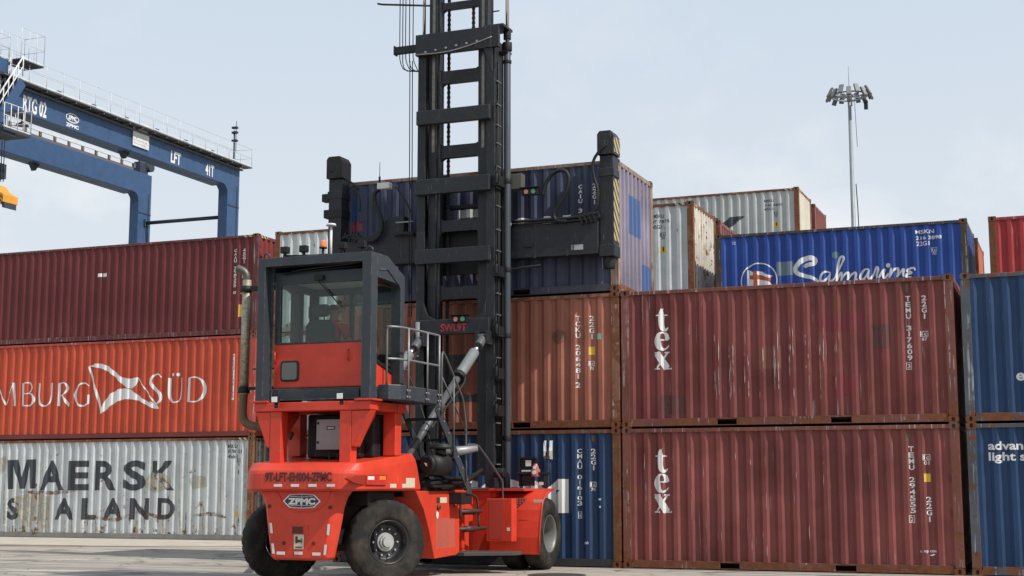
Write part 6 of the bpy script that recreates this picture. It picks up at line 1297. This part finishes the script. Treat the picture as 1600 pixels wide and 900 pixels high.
for dx in (-.4, .35):
    b.cyl(T0 + Vector((dx, 0, .95)), T1 + Vector((dx, 0, .95)), .04, n=6); b.cyl(T0 + Vector((dx, 0, .45)), T1 + Vector((dx, 0, .45)), .03, n=6)
    for k in range(9): p = T0.lerp(T1, k / 8) + Vector((dx, 0, 0)); b.cyl(p, p + Vector((0, 0, .95)), .03, n=6)
b.build('handrail', cwhite, st2_)
pe_ = on_x(29, 214, xs_); pl = on_x(-14, 206, xs_)
b = MB(); b.box((xs_ - .7, pl.y, pe_.z - .12), (xs_ + .7, pe_.y, pe_.z)); b.box((xs_ - .6, pl.y, pe_.z - .26), (xs_ + .6, pe_.y - .9, pe_.z - .121)); b.bar((XRt - .02, pe_.y - .6, pe_.z - .2), (XRt - .02, pe_.y - .6, ZT - GD), .12, .12); cb(b, 'platform', cdark)
for p, q in (((xs_ + .7, pl.y, pe_.z), (xs_ + .7, pe_.y, pe_.z)), ((xs_ + .7, pe_.y, pe_.z), (xs_ - .7, pe_.y, pe_.z)), ((xs_ - .7, pl.y, pe_.z), (xs_ - .7, pe_.y, pe_.z))): railing(p, q, step=.45, h=1.15, r=.022)
A0 = on_y(0, 235, ys); b = MB()
for x in (1.0, 5.0): q = on_y(x, 240, ys); q1 = on_y(x, 284, ys); b.cyl((q.x, ys, ZT), (q1.x, ys, q1.z), .022, n=6)
cb(b, 'hoist_rope', cdark)
q = on_y(1, 262, ys); b = MB(); b.box((q.x - .5, ys - .3, q.z - .5), (q.x + .08, ys + .3, q.z + .2)); b.cyl((q.x - .1, ys - .2, q.z - .1), (q.x - .1, ys + .2, q.z - .1), .22, n=14); cb(b, 'rope_sheave', cdark)
def yy(x, y): p = on_y(x, y, ys); return (p.x, p.z)
yel = gloss('crane_yellow', (0.66, 0.30, 0.03), .5, .3)
b = MB(); b.prism([yy(*p) for p in ((-90, 287), (-2, 289), (5, 299), (17, 306), (16.3, 318), (0, 316), (-90, 318))], 'y', ys - .5, ys + .5); ls = cb(b, 'lifting_frame', yel, bevel=.02)
b = MB(); b.prism([yy(*p) for p in ((1, 307), (16.4, 308), (15.8, 317), (1, 315.5))], 'y', ys - .508, ys - .502); b.build('hatched_edge', stripes('crane_hatching', (0.60, 0.36, 0.05), (0.05, 0.05, 0.05), .22), ls)
b = MB(); b.prism([yy(*p) for p in ((11, 317.5), (16.2, 318), (16, 327), (12.5, 326))], 'y', ys - .4, ys + .4); b.build('corner_guide', cdark, ls)

# ---------------------------------------------------------------- high mast light
YM = 54.0
p0 = on_y(1335, 350, YM); p1 = on_y(1327, 150, YM); MXm = (p1.x) ; ZM = p1.z
hm = empty('light_mast', (p1.x, YM, 0), 'tall grey high mast light with a crown of floodlights above the royal blue container', 'light mast')
galv = gloss('mast_galvanised', (0.25, 0.275, 0.29), .5, .2, metal=.2)
b = MB(); b.cyl((0, 0, 0), (0, 0, ZM - .3), .20, .092, n=20); b.build('pole', galv, hm)
b = MB(); b.cyl((0, 0, 0), (0, 0, .06), .55, n=20); b.build('base_plate', galv, hm)
b = MB(); b.cyl((0, 0, ZM - .3), (0, 0, ZM + .25), .14, n=16); b.tube([(1.0 * math.cos(6.2832 * k / 32), 1.0 * math.sin(6.2832 * k / 32), ZM) for k in range(33)], .045, 6); b.tube([(.72 * math.cos(6.2832 * k / 32), .72 * math.sin(6.2832 * k / 32), ZM - .12) for k in range(33)], .035, 6)
for k in range(8): t = 6.2832 * k / 8; b.cyl((0, 0, ZM - .05), (1.0 * math.cos(t), 1.0 * math.sin(t), ZM), .03, n=6)
b.build('lamp_ring', galv, hm)
ztip = on_y(1324.5, 104, YM).z
b = MB(); b.cyl((0, 0, ZM + .25), (0, 0, ztip), .018, n=6); b.build('lightning_rod', galv, hm)
b = MB(); b.cyl((.38, -.2, ZM - 3.0), (.30, -.2, ZM - .2), .015, n=6); b.tube([(.27, -.25, 14.5), (.33, -.27, 16), (.24, -.22, 18.2)], .03, 6, smooth=2); b.build('hanging_cable', cdark, hm)
fl_d = gloss('floodlight_grey', (0.12, 0.125, 0.13), .5, .2); fl_l = gloss('flood_lens', (0.20, 0.21, 0.215), .45, .2)
proto = None
for k in range(16):
    t = 6.2832 * (k + .3) / 16; rr = 1.12
    if proto is None:
        b = MB(); mt_ = Matrix.Rotation(R(-28), 4, 'Y'); b.box((-.05, -.13, -.30), (.07, .13, .30), mt_); b.bar((-.15, 0, 0), (0, 0, 0), .05, .05)
        proto = b.build('floodlight', fl_d, hm, bevel=.02)
        b = MB(); b.box((.071, -.11, -.26), (.080, .11, .26), mt_); b.build('lens', fl_l, proto); o = proto
    else: o = dup(proto, hm)
    o.location = (rr * math.cos(t), rr * math.sin(t), ZM + .05 + (.10 if k % 2 else -.05)); o.rotation_euler = (0, 0, t)
b = MB(); b.box((.75, .3, ZM - .75), (.95, .5, ZM - .25)); b.build('control_gear', cdark, hm)

# tidy: the ring joins used for measuring carry no object data
for o in list(bpy.data.objects):
    if o.type == 'MESH' and len(o.data.polygons) == 0 and not any(m_.type == 'SKIN' for m_ in o.modifiers): bpy.data.objects.remove(o)
